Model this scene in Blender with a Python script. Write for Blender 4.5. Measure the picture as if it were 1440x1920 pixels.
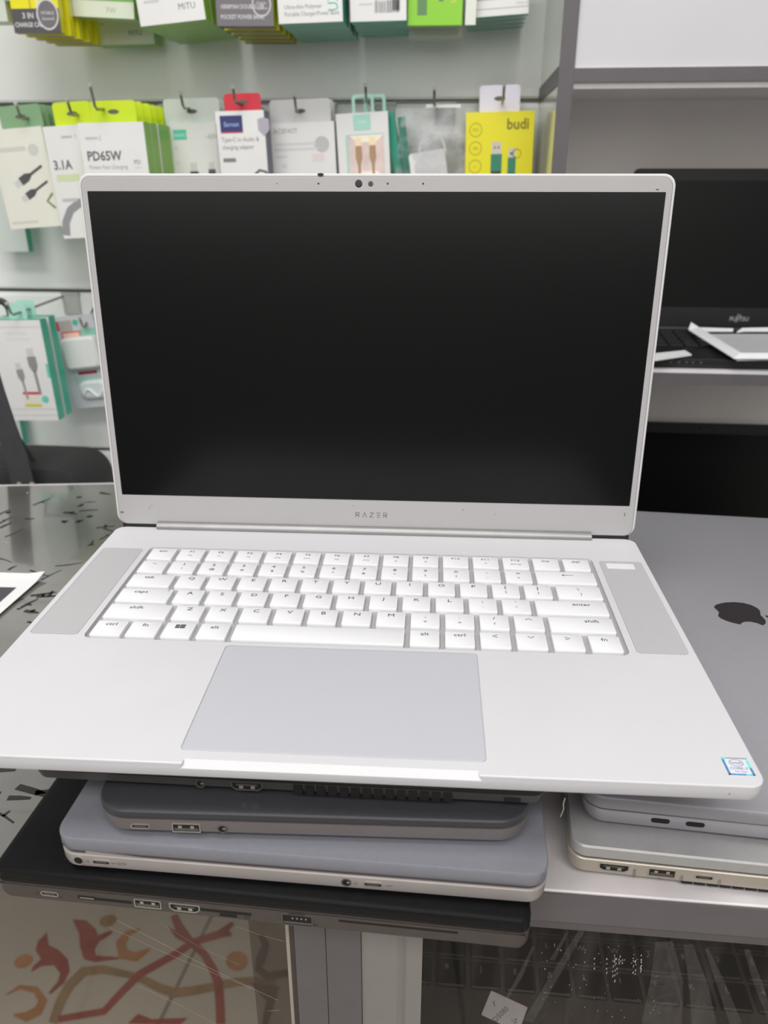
import bpy, bmesh, math, random
from mathutils import Vector, Matrix
random.seed(7)
SC = bpy.context.scene
COL = SC.collection
for o in list(bpy.data.objects): bpy.data.objects.remove(o, do_unlink=True)

# ------------------------------------------------------------------ camera
# working units: millimetres, origin at the front centre of the white laptop's deck;
# the floor lies 985 mm below it and becomes z = 0 in the scene.
ZOFF = 985.0
CW = Vector((46.33994, -254.978, 226.3126))
FPX = 1479.46
WT = [(0.9957115, 0.0367908, -0.0848829), (0.0925121, -0.3919069, 0.9153418), (0.00041, -0.919269, -0.3936297)]
AX, AY, AZ = Vector(WT[0]), Vector(WT[1]), Vector(WT[2])   # world axes in camera coordinates (x right, y down, z forward)
CR = Vector((AX.x, AY.x, AZ.x)); CD = Vector((AX.y, AY.y, AZ.y)); CF = Vector((AX.z, AY.z, AZ.z))
def S(x, y=None, z=None):
    if y is None: x, y, z = x
    return Vector((x / 1000, y / 1000, (z + ZOFF) / 1000))
cam_d = bpy.data.cameras.new('camera'); cam = bpy.data.objects.new('camera', cam_d); COL.objects.link(cam)
m = Matrix((CR, -CD, -CF)).transposed().to_4x4(); m.translation = S(CW); cam.matrix_world = m
cam_d.sensor_fit = 'HORIZONTAL'; cam_d.sensor_width = 36; cam_d.lens = 36 * FPX / 1440
cam_d.clip_start = 0.01; cam_d.clip_end = 50
cam_d.dof.use_dof = True; cam_d.dof.focus_distance = 0.43; cam_d.dof.aperture_fstop = 15
SC.camera = cam

# ------------------------------------------------------------------ light and exposure
w = bpy.data.worlds.new('world'); SC.world = w; w.use_nodes = True
w.node_tree.nodes['Background'].inputs[0].default_value = (0.93, 0.96, 1.0, 1)
w.node_tree.nodes['Background'].inputs[1].default_value = 0.42
def area(name, loc, rot, sx, sy, power, col=(1, 0.98, 0.95)):
    d = bpy.data.lights.new(name, 'AREA'); d.shape = 'RECTANGLE'; d.size = sx; d.size_y = sy; d.energy = power; d.color = col
    o = bpy.data.objects.new(name, d); COL.objects.link(o); o.location = S(*loc); o.rotation_euler = [math.radians(a) for a in rot]
    return o
area('ceiling_light_panel', (-700, -1400, 1750), (0, 0, 0), 1.2, 0.6, 26)
area('ceiling_light_panel', (700, -1400, 1750), (0, 0, 0), 1.2, 0.6, 26)
area('ceiling_light_panel', (-200, -250, 1750), (0, 0, 0), 1.2, 0.6, 18)
area('frontal_fill_light', (0, -2560, 1110), (90, 0, 0), 3.0, 1.24, 22, (1, 0.985, 0.96))  # unseen fill light added behind the camera to brighten front faces
vs = SC.view_settings
SC.display_settings.display_device = 'sRGB'
vs.view_transform = 'Standard'; vs.look = 'None'; vs.gamma = 1; vs.exposure = 0.0; vs.use_curve_mapping = False

# ------------------------------------------------------------------ pixel helpers (frame 1440 x 1920)
def ray(px, py):
    a = (px - 720) / FPX; b = (py - 960) / FPX
    return CR * a + CD * b + CF
def atz(px, py, z): d = ray(px, py); return CW + d * ((z - CW.z) / d.z)
def aty(px, py, y): d = ray(px, py); return CW + d * ((y - CW.y) / d.y)

# ------------------------------------------------------------------ materials
def lin(c):
    return tuple(((v / 255) / 12.92 if v / 255 <= 0.04045 else ((v / 255 + 0.055) / 1.055) ** 2.4) for v in c)
MATS = {}
def mat(name, rgb, rough=0.5, metal=0.0, var=0.04, scale=60, bump=0.0, bscale=900, spec=0.5, alpha=None, coat=0.0):
    if name in MATS: return MATS[name]
    M = bpy.data.materials.new(name); M.use_nodes = True; n = M.node_tree.nodes; l = M.node_tree.links
    b = n['Principled BSDF']; c = lin(rgb)
    tc = n.new('ShaderNodeTexCoord'); no = n.new('ShaderNodeTexNoise'); no.inputs['Scale'].default_value = scale; no.inputs['Detail'].default_value = 4
    l.new(tc.outputs['Object'], no.inputs['Vector'])
    rp = n.new('ShaderNodeValToRGB')
    rp.color_ramp.elements[0].position = 0.3; rp.color_ramp.elements[1].position = 0.7
    rp.color_ramp.elements[0].color = tuple(v * (1 - var) for v in c) + (1,)
    rp.color_ramp.elements[1].color = tuple(min(1, v * (1 + var)) for v in c) + (1,)
    l.new(no.outputs['Fac'], rp.inputs['Fac']); l.new(rp.outputs['Color'], b.inputs['Base Color'])
    b.inputs['Roughness'].default_value = rough; b.inputs['Metallic'].default_value = metal
    b.inputs['Specular IOR Level'].default_value = spec; b.inputs['Coat Weight'].default_value = coat
    if alpha is not None: b.inputs['Alpha'].default_value = alpha
    if bump:
        n2 = n.new('ShaderNodeTexNoise'); n2.inputs['Scale'].default_value = bscale; l.new(tc.outputs['Object'], n2.inputs['Vector'])
        bp = n.new('ShaderNodeBump'); bp.inputs['Strength'].default_value = bump; bp.inputs['Distance'].default_value = 0.0003
        l.new(n2.outputs['Fac'], bp.inputs['Height']); l.new(bp.outputs['Normal'], b.inputs['Normal'])
    MATS[name] = M
    return M
def ink(r, g, b): return mat('print_%d_%d_%d' % (r, g, b), (r, g, b), 0.5, var=0.02)
def card(r, g, b): return mat('card_%d_%d_%d' % (r, g, b), (r, g, b), 0.35, var=0.02, scale=25)
def glass(name, tint, gloss=0.06, rough=0.03, dirt=0.0, dirt_rgb=(150, 146, 140), stretch=(60, 60, 4), lo=0.52, hi=0.75):
    M = bpy.data.materials.new(name); M.use_nodes = True; n = M.node_tree.nodes; l = M.node_tree.links
    n.remove(n['Principled BSDF']); out = n['Material Output']
    tr = n.new('ShaderNodeBsdfTransparent'); tr.inputs[0].default_value = tint + (1,)
    gl = n.new('ShaderNodeBsdfGlossy'); gl.inputs['Roughness'].default_value = rough
    fr = n.new('ShaderNodeFresnel'); fr.inputs[0].default_value = 1.45
    mx = n.new('ShaderNodeMixShader'); mu = n.new('ShaderNodeMath'); mu.operation = 'MULTIPLY'; mu.inputs[1].default_value = gloss / 0.06
    geo = n.new('ShaderNodeNewGeometry'); sb = n.new('ShaderNodeMath'); sb.operation = 'SUBTRACT'; sb.inputs[0].default_value = 1.0; l.new(geo.outputs['Backfacing'], sb.inputs[1])
    m3 = n.new('ShaderNodeMath'); m3.operation = 'MULTIPLY'; l.new(fr.outputs[0], mu.inputs[0]); l.new(mu.outputs[0], m3.inputs[0]); l.new(sb.outputs[0], m3.inputs[1]); l.new(m3.outputs[0], mx.inputs[0]); l.new(tr.outputs[0], mx.inputs[1]); l.new(gl.outputs[0], mx.inputs[2])
    last = mx
    if dirt:
        tc = n.new('ShaderNodeTexCoord'); mp = n.new('ShaderNodeMapping'); mp.inputs['Scale'].default_value = stretch
        no = n.new('ShaderNodeTexNoise'); no.inputs['Scale'].default_value = 1; no.inputs['Detail'].default_value = 6; no.inputs['Roughness'].default_value = 0.6
        l.new(tc.outputs['Object'], mp.inputs[0]); l.new(mp.outputs[0], no.inputs['Vector'])
        rp = n.new('ShaderNodeMapRange'); rp.inputs[1].default_value = lo; rp.inputs[2].default_value = hi; rp.inputs[3].default_value = 0.06 * dirt; rp.inputs[4].default_value = dirt
        l.new(no.outputs['Fac'], rp.inputs[0])
        df = n.new('ShaderNodeBsdfDiffuse'); df.inputs[0].default_value = lin(dirt_rgb) + (1,)
        m2 = n.new('ShaderNodeMixShader'); l.new(rp.outputs[0], m2.inputs[0]); l.new(last.outputs[0], m2.inputs[1]); l.new(df.outputs[0], m2.inputs[2]); last = m2
    l.new(last.outputs[0], out.inputs[0]); MATS[name] = M
    return M

# ------------------------------------------------------------------ mesh helpers (all lengths in mm)
def empty(name, loc, rot=(0, 0, 0)):
    o = bpy.data.objects.new(name, None); COL.objects.link(o); o.empty_display_size = 0.02
    o.location = S(loc); o.rotation_euler = rot
    return o
def tag(o, label, cat=None, group=None, kind=None):
    if label: o['label'] = label
    if cat: o['category'] = cat
    if group: o['group'] = group
    if kind: o['kind'] = kind
    return o
def link(name, me, mats, parent=None, loc=None, rot=None, world=False):
    o = bpy.data.objects.new(name, me); COL.objects.link(o)
    if not isinstance(mats, (list, tuple)): mats = [mats]
    if len(me.materials) == 0:
        for q in mats: me.materials.append(q)
    if parent: o.parent = parent
    if loc is not None: o.location = S(loc) if world else Vector(loc) / 1000
    if rot is not None: o.rotation_euler = rot
    return o
class MB:
    def __init__(s): s.v = []; s.f = []; s.mi = []
    def add(s, vs, fs, mi=0):
        b = len(s.v); s.v += [tuple(q) for q in vs]
        for k in fs: s.f.append([b + i for i in k]); s.mi.append(mi)
    def box(s, x0, x1, y0, y1, z0, z1, mi=0, mfront=None, mbot=None):
        v = [(x0, y0, z0), (x1, y0, z0), (x1, y1, z0), (x0, y1, z0), (x0, y0, z1), (x1, y0, z1), (x1, y1, z1), (x0, y1, z1)]
        b = len(s.v); s.v += v
        fs = [(0, 3, 2, 1), (4, 5, 6, 7), (0, 1, 5, 4), (1, 2, 6, 5), (2, 3, 7, 6), (3, 0, 4, 7)]
        for i, k in enumerate(fs):
            s.f.append([b + j for j in k]); s.mi.append(mfront if (i == 2 and mfront is not None) else mbot if (i == 0 and mbot is not None) else mi)
    def loops(s, loops, cap=True, mi=0):
        n = len(loops[0]); b = len(s.v)
        for lp in loops: s.v += [tuple(q) for q in lp]
        for k in range(len(loops) - 1):
            for i in range(n):
                j = (i + 1) % n
                s.f.append([b + k * n + i, b + k * n + j, b + (k + 1) * n + j, b + (k + 1) * n + i]); s.mi.append(mi)
        if cap:
            s.f.append([b + i for i in reversed(range(n))]); s.mi.append(mi)
            s.f.append([b + (len(loops) - 1) * n + i for i in range(n)]); s.mi.append(mi)
    def tube(s, pts, r, seg=8, mi=0):
        pts = [Vector(p) for p in pts]; lps = []
        up = Vector((0.13, 0.2, 0.97)).normalized()
        for i, p in enumerate(pts):
            d = (pts[min(i + 1, len(pts) - 1)] - pts[max(i - 1, 0)]).normalized()
            a = d.cross(up).normalized(); c = d.cross(a)
            rr = r[i] if isinstance(r, (list, tuple)) else r
            lps.append([p + a * math.cos(2 * math.pi * k / seg) * rr + c * math.sin(2 * math.pi * k / seg) * rr for k in range(seg)])
        s.loops(lps, True, mi)
    def mesh(s, name, smooth=0):
        me = bpy.data.meshes.new(name)
        me.from_pydata([(x / 1000, y / 1000, z / 1000) for x, y, z in s.v], [], s.f)
        for p_, i in zip(me.polygons, s.mi): p_.material_index = i
        bm = bmesh.new(); bm.from_mesh(me); bmesh.ops.recalc_face_normals(bm, faces=bm.faces); bm.to_mesh(me); bm.free()
        if smooth:
            me.polygons.foreach_set('use_smooth', [True] * len(me.polygons))
            me.set_sharp_from_angle(angle=math.radians(smooth))
        me.update(); return me
    def build(s, name, mats, parent=None, loc=None, rot=None, smooth=0, world=False):
        return link(name, s.mesh(name, smooth), mats, parent, loc, rot, world)
def rrect(x0, x1, y0, y1, r, inset=0, seg=6):
    x0 += inset; x1 -= inset; y0 += inset; y1 -= inset; r = max(0.05, r - inset * 0.6); r = min(r, (x1 - x0) / 2.01, (y1 - y0) / 2.01)
    out = []
    for cx, cy, a0 in ((x1 - r, y1 - r, 0), (x0 + r, y1 - r, 90), (x0 + r, y0 + r, 180), (x1 - r, y0 + r, 270)):
        for k in range(seg + 1):
            a = math.radians(a0 + 90 * k / seg); out.append((cx + r * math.cos(a), cy + r * math.sin(a)))
    return out
def slab(x0, x1, y0, y1, r, layers, seg=6, plane='xy', mb=None):
    """rounded-rectangle body: layers = [(inset, height)...]; plane xz lays it upright facing -y"""
    mb = mb or MB(); lps = []
    for ins, h in layers:
        o = rrect(x0, x1, y0, y1, r, ins, seg)
        lps.append([(a, b, h) for a, b in o] if plane == 'xy' else [(a, h, b) for a, b in o])
    mb.loops(lps); return mb
def boolean(obj, cutters, mode='DIFFERENCE'):
    for c in cutters:
        md = obj.modifiers.new('b', 'BOOLEAN'); md.object = c; md.operation = mode; md.solver = 'EXACT'
    dg = bpy.context.evaluated_depsgraph_get(); me = bpy.data.meshes.new_from_object(obj.evaluated_get(dg))
    obj.modifiers.clear(); old = obj.data; obj.data = me; bpy.data.meshes.remove(old)
    for c in cutters: d = c.data; bpy.data.objects.remove(c); bpy.data.meshes.remove(d)
# ---- flat print
TXT = {}
def text2d(s, size, sx=1.0, align='CENTER', bold=0):
    k = (s, align, bold)
    if k not in TXT:
        cu = bpy.data.curves.new('t', 'FONT'); cu.body = s; cu.size = 1; cu.align_x = align; cu.resolution_u = 2; cu.offset = bold
        ob = bpy.data.objects.new('t', cu); COL.objects.link(ob)
        dg = bpy.context.evaluated_depsgraph_get(); me = bpy.data.meshes.new_from_object(ob.evaluated_get(dg))
        TXT[k] = ([(v.co.x, v.co.y) for v in me.vertices], [list(p_.vertices) for p_ in me.polygons])
        bpy.data.objects.remove(ob); bpy.data.curves.remove(cu); bpy.data.meshes.remove(me)
    v, f = TXT[k]
    return [(x * size * sx, y * size) for x, y in v], f
class P2:
    """2-D print: (u,v) mm, mapped on the xz plane facing -y or the xy plane facing up"""
    def __init__(s): s.v = []; s.f = []
    def poly(s, pts): b = len(s.v); s.v += list(pts); s.f.append(list(range(b, b + len(pts)))); return s
    def rect(s, u0, u1, v0, v1): return s.poly([(u0, v0), (u1, v0), (u1, v1), (u0, v1)])
    def ell(s, u, v, a, b=None, rot=0, n=24):
        b = a if b is None else b; c, q = math.cos(rot), math.sin(rot)
        return s.poly([(u + a * math.cos(t) * c - b * math.sin(t) * q, v + a * math.cos(t) * q + b * math.sin(t) * c) for t in (2 * math.pi * k / n for k in range(n))])
    def ring(s, u, v, r, w, n=28, b=1.0):
        for k in range(n):
            t0, t1 = 2 * math.pi * k / n, 2 * math.pi * (k + 1) / n
            s.poly([(u + rr * math.cos(t), v + b * rr * math.sin(t)) for rr, t in ((r, t0), (r, t1), (r - w, t1), (r - w, t0))])
        return s
    def stroke(s, pts, w):
        pts = [Vector(p_) for p_ in pts]; L = []; R_ = []
        for i, p_ in enumerate(pts):
            d = (pts[min(i + 1, len(pts) - 1)] - pts[max(i - 1, 0)]).normalized(); n = Vector((-d.y, d.x))
            ww = (w[i] if isinstance(w, (list, tuple)) else w) / 2
            L.append(p_ + n * ww); R_.append(p_ - n * ww)
        for i in range(len(pts) - 1): s.poly([tuple(L[i]), tuple(L[i + 1]), tuple(R_[i + 1]), tuple(R_[i])])
        return s
    def text(s, t, u, v, size, sx=1.0, align='CENTER', rot=0, bold=0):
        vv, ff = text2d(t, size, sx, align, bold); b = len(s.v); c, q = math.cos(rot), math.sin(rot)
        s.v += [(u + x * c - y * q, v + x * q + y * c) for x, y in vv]; s.f += [[b + i for i in k] for k in ff]; return s
    def mesh(s, name, plane, off):
        me = bpy.data.meshes.new(name)
        vs = [(u / 1000, off / 1000, v / 1000) for u, v in s.v] if plane == 'xz' else [(u / 1000, v / 1000, off / 1000) for u, v in s.v]
        me.from_pydata(vs, [], s.f); me.update()
        want = Vector((0, -1, 0)) if plane == 'xz' else Vector((0, 0, 1))
        bm = bmesh.new(); bm.from_mesh(me)
        fl = [f_ for f_ in bm.faces if f_.normal.dot(want) < 0]
        if fl: bmesh.ops.reverse_faces(bm, faces=fl)
        bm.to_mesh(me); bm.free(); return me
    def build(s, name, material, parent, plane='xz', off=-0.15, loc=None):
        return link(name, s.mesh(name, plane, off), material, parent, loc)

# ================================================================== structure
GREY = mat('grey_edge_band', (94, 89, 92), 0.45, var=0.05, scale=40)
WHITE = mat('white_laminate', (222, 221, 222), 0.35, var=0.03, scale=14)
SHELFBACK = mat('shelf_back_board', (236, 229, 224), 0.5, var=0.03, scale=10)
SLAT = mat('slatwall_white', (240, 242, 239), 0.3, var=0.02, scale=8)
ALU = mat('aluminium_rail', (150, 150, 148), 0.35, 0.7, var=0.06)
STEEL = mat('hook_steel', (150, 148, 142), 0.25, 0.9, var=0.1)
BLACKP = mat('black_plastic', (18, 18, 19), 0.45, var=0.15)

# floor: tiles laid along one joint line seen through the glass
floor_o = MB(); floor_o.box(-1900, 1900, -2600, 1000, -1003, -987)
floor_o = floor_o.build('floor', mat('grout', (128, 120, 112), 0.8, var=0.1), world=True, loc=(0, 0, -ZOFF))
def W0(o): o.location = S(0, 0, 0); return o
W0(floor_o); tag(floor_o, None, kind='structure')
j0, j1 = atz(393, 1725, -985), atz(297, 1920, -985)
jd = (j0 - j1); jd.z = 0; jd.normalize(); jn = Vector((jd.y, -jd.x, 0)); TS = 600
TILE = mat('glazed_tile', (172, 163, 150), 0.3, var=0.05, scale=6)
tm = slab(3, TS - 3, 3, TS - 3, 2, [(0, -8), (0, -1), (1, 0)], seg=2).mesh('floor_tile')
jo = j0 + jd * 100
for i in range(-3, 4):
    for k in range(-3, 1):
        p_ = jo + jn * (i * TS) + jd * (k * TS)
        if -1900 < p_.x < 1500 and -1900 < p_.y < 950:
            o = link('floor_tile', tm, TILE, floor_o, loc=(p_.x, p_.y, -985), rot=(0, 0, math.atan2(-jn.y, -jn.x) + math.pi))
def fp(cx, cy):  # crop coordinates of the tile pattern -> floor point
    q = atz(cx / 2.667, 1420 + cy / 2.667, -985); return (q.x, q.y)
RED = mat('tile_red', (140, 66, 56), 0.35, var=0.15, scale=30); ORG = mat('tile_orange', (160, 108, 66), 0.35, var=0.2, scale=25)
OLV = mat('tile_ochre', (138, 112, 80), 0.35, var=0.15, scale=25); DRK = mat('tile_brown', (96, 62, 54), 0.4, var=0.15)
MK = []
def motif(fn, m_):
    q = P2(); fn(q); q.v = [fp(*a) for a in q.v]; MK.append(1); return q.build('tile_motif', m_, floor_o, 'xy', -984.8 + 0.08 * len(MK))
motif(lambda q: q.poly([(235, 875), (190, 920), (178, 965), (205, 1010), (165, 1045), (155, 1075), (210, 1045), (270, 1040), (300, 1080), (290, 1120), (240, 1180), (255, 1185), (320, 1130), (350, 1070), (340, 1010), (290, 960), (245, 940)]), RED)
motif(lambda q: q.poly([(365, 810), (430, 815), (480, 860), (490, 890), (555, 865), (565, 880), (500, 920), (475, 960), (480, 990), (600, 1000), (600, 1010), (470, 1025), (420, 1010), (400, 950), (395, 880), (375, 840)]), RED)
motif(lambda q: q.ell(118, 1020, 50, 32, -0.4), ORG)
motif(lambda q: q.ell(540, 818, 45, 28, -0.3), OLV)
motif(lambda q: q.ell(1185, 1020, 55, 50), ORG)
motif(lambda q: q.stroke([(700, 860), (640, 880), (605, 930), (615, 985), (680, 1000), (750, 960)], [8, 30, 52, 60, 50, 12]), ORG)
motif(lambda q: q.stroke([(30, 1190), (100, 1150), (180, 1165), (215, 1220), (190, 1270), (130, 1300), (70, 1290)], [6, 22, 36, 46, 50, 50, 14]), ORG)
motif(lambda q: q.stroke([(265, 1330), (300, 1230), (345, 1145), (420, 1072), (520, 1062), (640, 1088), (720, 1115), (800, 1155), (870, 1180), (960, 1170), (1060, 1150), (1180, 1125), (1270, 1120), (1380, 1135)], [45, 48, 50, 50, 42, 36, 40, 46, 50, 46, 44, 44, 42, 40]), OLV)
motif(lambda q: q.stroke([(870, 790), (895, 850), (950, 920), (1020, 985), (1065, 1060), (1092, 1130), (1100, 1230), (1104, 1335)], [36, 46, 38, 40, 42, 46, 46, 46]), RED)
motif(lambda q: q.stroke([(1165, 830), (1100, 885), (970, 925), (880, 985), (700, 1085), (600, 1185), (520, 1272), (290, 1312)], [20, 40, 36, 36, 38, 36, 36, 34]), RED)
motif(lambda q: q.poly([(840, 850), (900, 880), (930, 930), (880, 905)]), RED)
motif(lambda q: q.poly([(1080, 880), (1150, 870), (1160, 895), (1090, 905)]), RED)
motif(lambda q: q.poly([(640, 1333), (690, 1285), (760, 1312), (940, 1305), (900, 1340)]), RED)
motif(lambda q: q.stroke([(1300, 890), (1330, 940), (1305, 1010), (1290, 1060), (1340, 1098), (1440, 1080)], [26, 40, 50, 40, 44, 40]), DRK)
motif(lambda q: q.poly([(1250, 1130), (1400, 1150), (1370, 1240), (1340, 1340), (1310, 1340), (1330, 1220)]), DRK)

# slatwall behind
wall = W0(MB()) if False else None
mb = MB(); mb.box(-1900, 142, 946, 962, -985, 1800)
wall = W0(mb.build('wall_back', ALU)); tag(wall, None, kind='structure')
rails = [316 + 252.5 * k for k in range(-5, 6)]
edges = [-985] + rails + [1800]
for k in range(len(edges) - 1):
    z0 = edges[k] + (0.9 if k else 0); z1 = edges[k + 1] - 1.6
    mb = MB(); mb.loops([[(-1900, 946, z0), (-1900, 930, z0 + 1), (-1900, 928, z0 + 4), (-1900, 928, z1 - 7), (-1900, 931, z1 - 1), (-1900, 946, z1)],
                         [(142, 946, z0), (142, 930, z0 + 1), (142, 928, z0 + 4), (142, 928, z1 - 7), (142, 931, z1 - 1), (142, 946, z1)]])
    mb.build('slat_panel', SLAT, wall)
for r in rails:
    mb = MB(); mb.box(-1900, 142, 929, 945.5, r - 1.3, r - 0.4); mb.build('groove_rail', ALU, wall)
mb = MB(); mb.box(-1900, 1900, -2600, 1000, 1800, 1815); ceil = W0(mb.build('ceiling', mat('ceiling_white', (215, 216, 215), 0.8))); tag(ceil, None, kind='structure')
mb = MB(); mb.box(-1900, 1900, -2620, -2600, -985, 1800); wf = W0(mb.build('wall_front', mat('wall_front_grey', (150, 147, 142), 0.7))); tag(wf, None, kind='structure')
mb = MB(); mb.box(1000, 1900, 946, 962, -985, 1800); wr = W0(mb.build('wall_rear_right', WHITE)); tag(wr, None, kind='structure')

# ---- shelf unit on the right
root = empty('shelf_unit', (500, 820, -985)); tag(root, 'white shelf unit with grey edge strips holding two black laptops', 'shelf')
def up(mbx, name, mt, r=root, smooth=0):   # build in scene mm under a root
    o = mbx.build(name, mt, r, smooth=smooth); o.matrix_parent_inverse = Matrix.Translation(-r.location)
    o.location = S(0, 0, 0); return o
GLOSSW = mat('glossy_white_side', (214, 215, 212), 0.08, var=0.02, scale=8, spec=0.6)
mb = MB(); mb.box(142, 157, 700, 946, -985, 1500); up(mb, 'side_panel', GLOSSW)
mb = MB(); mb.box(141.6, 157.2, 698.6, 700, -985, 1500); up(mb, 'edge_strip', GREY)
mb = MB(); mb.box(140.8, 142, 700, 928, 313, 330); up(mb, 'edge_strip', GREY)
mb = MB(); mb.box(985, 1000, 700, 946, -985, 1500); up(mb, 'side_panel', WHITE)
mb = MB(); mb.box(984.8, 1000.4, 698.6, 700, -985, 1500); up(mb, 'edge_strip', GREY)
mb = MB(); mb.box(157, 985, 932, 946, -985, 1500); up(mb, 'back_panel', SHELFBACK)
for zt, th, w_ in ((328, 13, 0), (13.5, 17.5, 4), (-320, 17, 4)):
    mb = MB(); mb.box(157.2, 984.8, 700, 931.8, zt - th, zt); up(mb, 'shelf_board', WHITE)
    mb = MB(); mb.box(157.3, 984.7, 698.7, 700, zt - th, zt - w_); up(mb, 'edge_strip', GREY)
mb = MB(); mb.box(158, 984, 703, 719, 328.6, 900); up(mb, 'door', mat('door_white', (204, 202, 206), 0.35, var=0.02, scale=10))
mb = MB(); mb.box(158, 984, 701, 703, 309, 314.5); up(mb, 'edge_strip', mat('pale_strip', (176, 172, 170), 0.4))

# ---- wall ledge at the left for the bag
root2 = empty('wall_ledge', (-700, 740, -340)); tag(root2, 'low white wall ledge under the slatwall with the black bag on it', 'shelf')
mb = MB(); mb.box(-1500, 100, 560, 927.5, -340, -322); up(mb, 'board', WHITE, root2)
for x_ in (-1300, -500, 20):
    mb = MB(); mb.loops([[(x_, 600, -340.2), (x_, 927.5, -340.2), (x_, 927.5, -460)], [(x_ + 8, 600, -340.2), (x_ + 8, 927.5, -340.2), (x_ + 8, 927.5, -460)]]); up(mb, 'bracket', ALU, root2)

# ---- counter
CZ = -85.0
ctr = empty('display_counter', (-150, 230, -985)); tag(ctr, 'white topped display counter with grey front edge and glass front panes', 'counter')
outl = [(-900, -42), (-70, 24), (620, 24), (620, 430), (160, 430), (70, 470), (-20, 515), (-150, 540), (-240, 538), (-325, 523), (-446, 505), (-600, 480), (-900, 440)]
mb = MB(); mb.loops([[(x, y, CZ - 19) for x, y in outl], [(x, y, CZ - 0.6) for x, y in outl], [(x * 0.9995, y + 0.6 if y < 30 else y - 0.6, CZ) for x, y in outl]]); up(mb, 'counter_top', mat('white_counter_worn', (206, 200, 202), 0.4, var=0.1, scale=35), ctr)
mb = MB(); mb.box(-70, 620, 22.8, 24, CZ - 19, CZ - 1.2); up(mb, 'edge_strip', GREY, ctr)
mb = MB(); mb.loops([[(-900, -43.2, z), (-70.2, 22.8, z), (-70.2, 24, z), (-900, -42, z)] for z in (CZ - 19, CZ - 1.2)]); up(mb, 'edge_strip', GREY, ctr)
for x0, x1 in ((-25, -9.2), (-8.8, 8.5)):
    mb = MB(); mb.box(x0, x1, 24, 425, -985, CZ - 19.2); up(mb, 'side_panel', WHITE, ctr)
    mb = MB(); mb.box(x0, x1, 22.8, 24, -985, CZ - 19.2); up(mb, 'edge_strip', GREY, ctr)
for x0, x1 in ((-900, -884), (604, 620)):
    mb = MB(); mb.box(x0, x1, 24, 425, -985, CZ - 19.2); up(mb, 'side_panel', WHITE, ctr)
mb = MB(); mb.loops([[(9, 30, z), (9, 25, z), (27, 25, z), (30, 26.5, z), (32, 25, z), (40, 25, z), (40, 30, z)] for z in (-985, CZ - 26)]); up(mb, 'white_stile', mat('white_stile', (128, 124, 121), 0.25, var=0.03), ctr)
mb = MB(); mb.box(9, 603.5, 24.5, 29.5, CZ - 25.8, CZ - 19.2); up(mb, 'top_channel', mat('channel_grey', (86, 81, 83), 0.4), ctr)
DARKIN = mat('dark_interior', (44, 42, 41), 0.6, var=0.1)
mb = MB(); mb.box(9, 603.5, 412, 425, -985, CZ - 19.2); up(mb, 'back_panel', DARKIN, ctr)
mb = MB(); mb.box(9, 603.5, 36, 411, -322, -306); up(mb, 'inner_shelf', DARKIN, ctr)
mb = MB(); mb.box(-884, -30.4, 26, 30, -980, CZ - 19.4); pane = up(mb, 'glass_pane', glass('clear_pane', (0.95, 0.94, 0.93), 0.05, dirt=0.06, dirt_rgb=(140, 132, 122), stretch=(25, 25, 12)), ctr)
q = P2()
for a, b in (((560, 1500 + 95), (540 + 0, 1500 + 260)), ):
    pass
def gp(cx, cy):
    v_ = aty(cx / 2.667, 1420 + cy / 2.667, 25.8); return (v_.x, v_.z)
sc_ = P2()
for pts, ww in (([(585, 815), (800, 925), (1100, 1080), (1390, 1215)], 0.28), ([(545, 850), (900, 1010), (1255, 1155)], 0.2), ([(1180, 845), (1290, 885), (1420, 920)], 0.2), ([(690, 1140), (900, 1240), (1080, 1333)], 0.2), ([(800, 830), (1000, 950), (1200, 1040)], 0.14), ([(1340, 1268), (1400, 1264)], 0.3)):
    sc_.stroke([gp(*a) for a in pts], ww * 0.55)
o = sc_.build('scratches', ink(190, 172, 150), ctr, 'xz', 25.8); o.matrix_parent_inverse = Matrix.Translation(-ctr.location); o.location = S(0, 0, 0)
mb = MB(); mb.box(-51, -25.6, 31, 35, -980, CZ - 19.4); up(mb, 'glass_pane', glass('tinted_pane', (0.62, 0.60, 0.58), 0.05), ctr)
mb = MB(); mb.box(-30.2, -28.4, 25.6, 30, -980, CZ - 19.4); up(mb, 'pane_edge', mat('pane_edge', (158, 150, 138), 0.4), ctr)
mb = MB(); mb.box(-28.2, -25.2, 25, 30, -980, CZ - 19.4); up(mb, 'seal_strip', mat('seal_dark', (66, 58, 56), 0.6), ctr)
mb = MB(); mb.box(40.2, 603.5, 26, 30, -980, CZ - 26); up(mb, 'glass_pane', glass('dirty_pane', (0.80, 0.78, 0.77), 0.04, dirt=0.07, dirt_rgb=(150, 146, 142), stretch=(110, 60, 9), lo=0.46, hi=0.74), ctr)
# hardened drips and scuffs on the right-hand pane
q = P2(); rr = random.Random(3)
for k in range(13):
    px_ = 1112 + rr.random() * 105; y0 = 1790 + rr.random() * 15; n_ = rr.randint(2, 5)
    for e in range(n_):
        a = aty(px_ + rr.uniform(-1, 1), y0 + e * 9 + rr.uniform(-2, 2), 25.8); q.ell(a.x, a.z, 0.16 + 0.2 * rr.random(), 0.5 + 0.7 * rr.random(), n=8)
for k in range(60):
    a = aty(rr.uniform(1010, 1240), rr.uniform(1770, 1915), 25.8); q.ell(a.x, a.z, 0.1 + 0.2 * rr.random(), 0.15 + 0.4 * rr.random(), n=7)
o = q.build('dried_drips', mat('drip_grey', (158, 156, 152), 0.6), ctr, 'xz', 25.8); o['kind'] = 'stuff'; o.matrix_parent_inverse = Matrix.Translation(-ctr.location); o.location = S(0, 0, 0)
SMEAR = mat('smear', (150, 146, 142), 0.7, var=0.3, scale=300, alpha=0.10)
q = P2()
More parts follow.
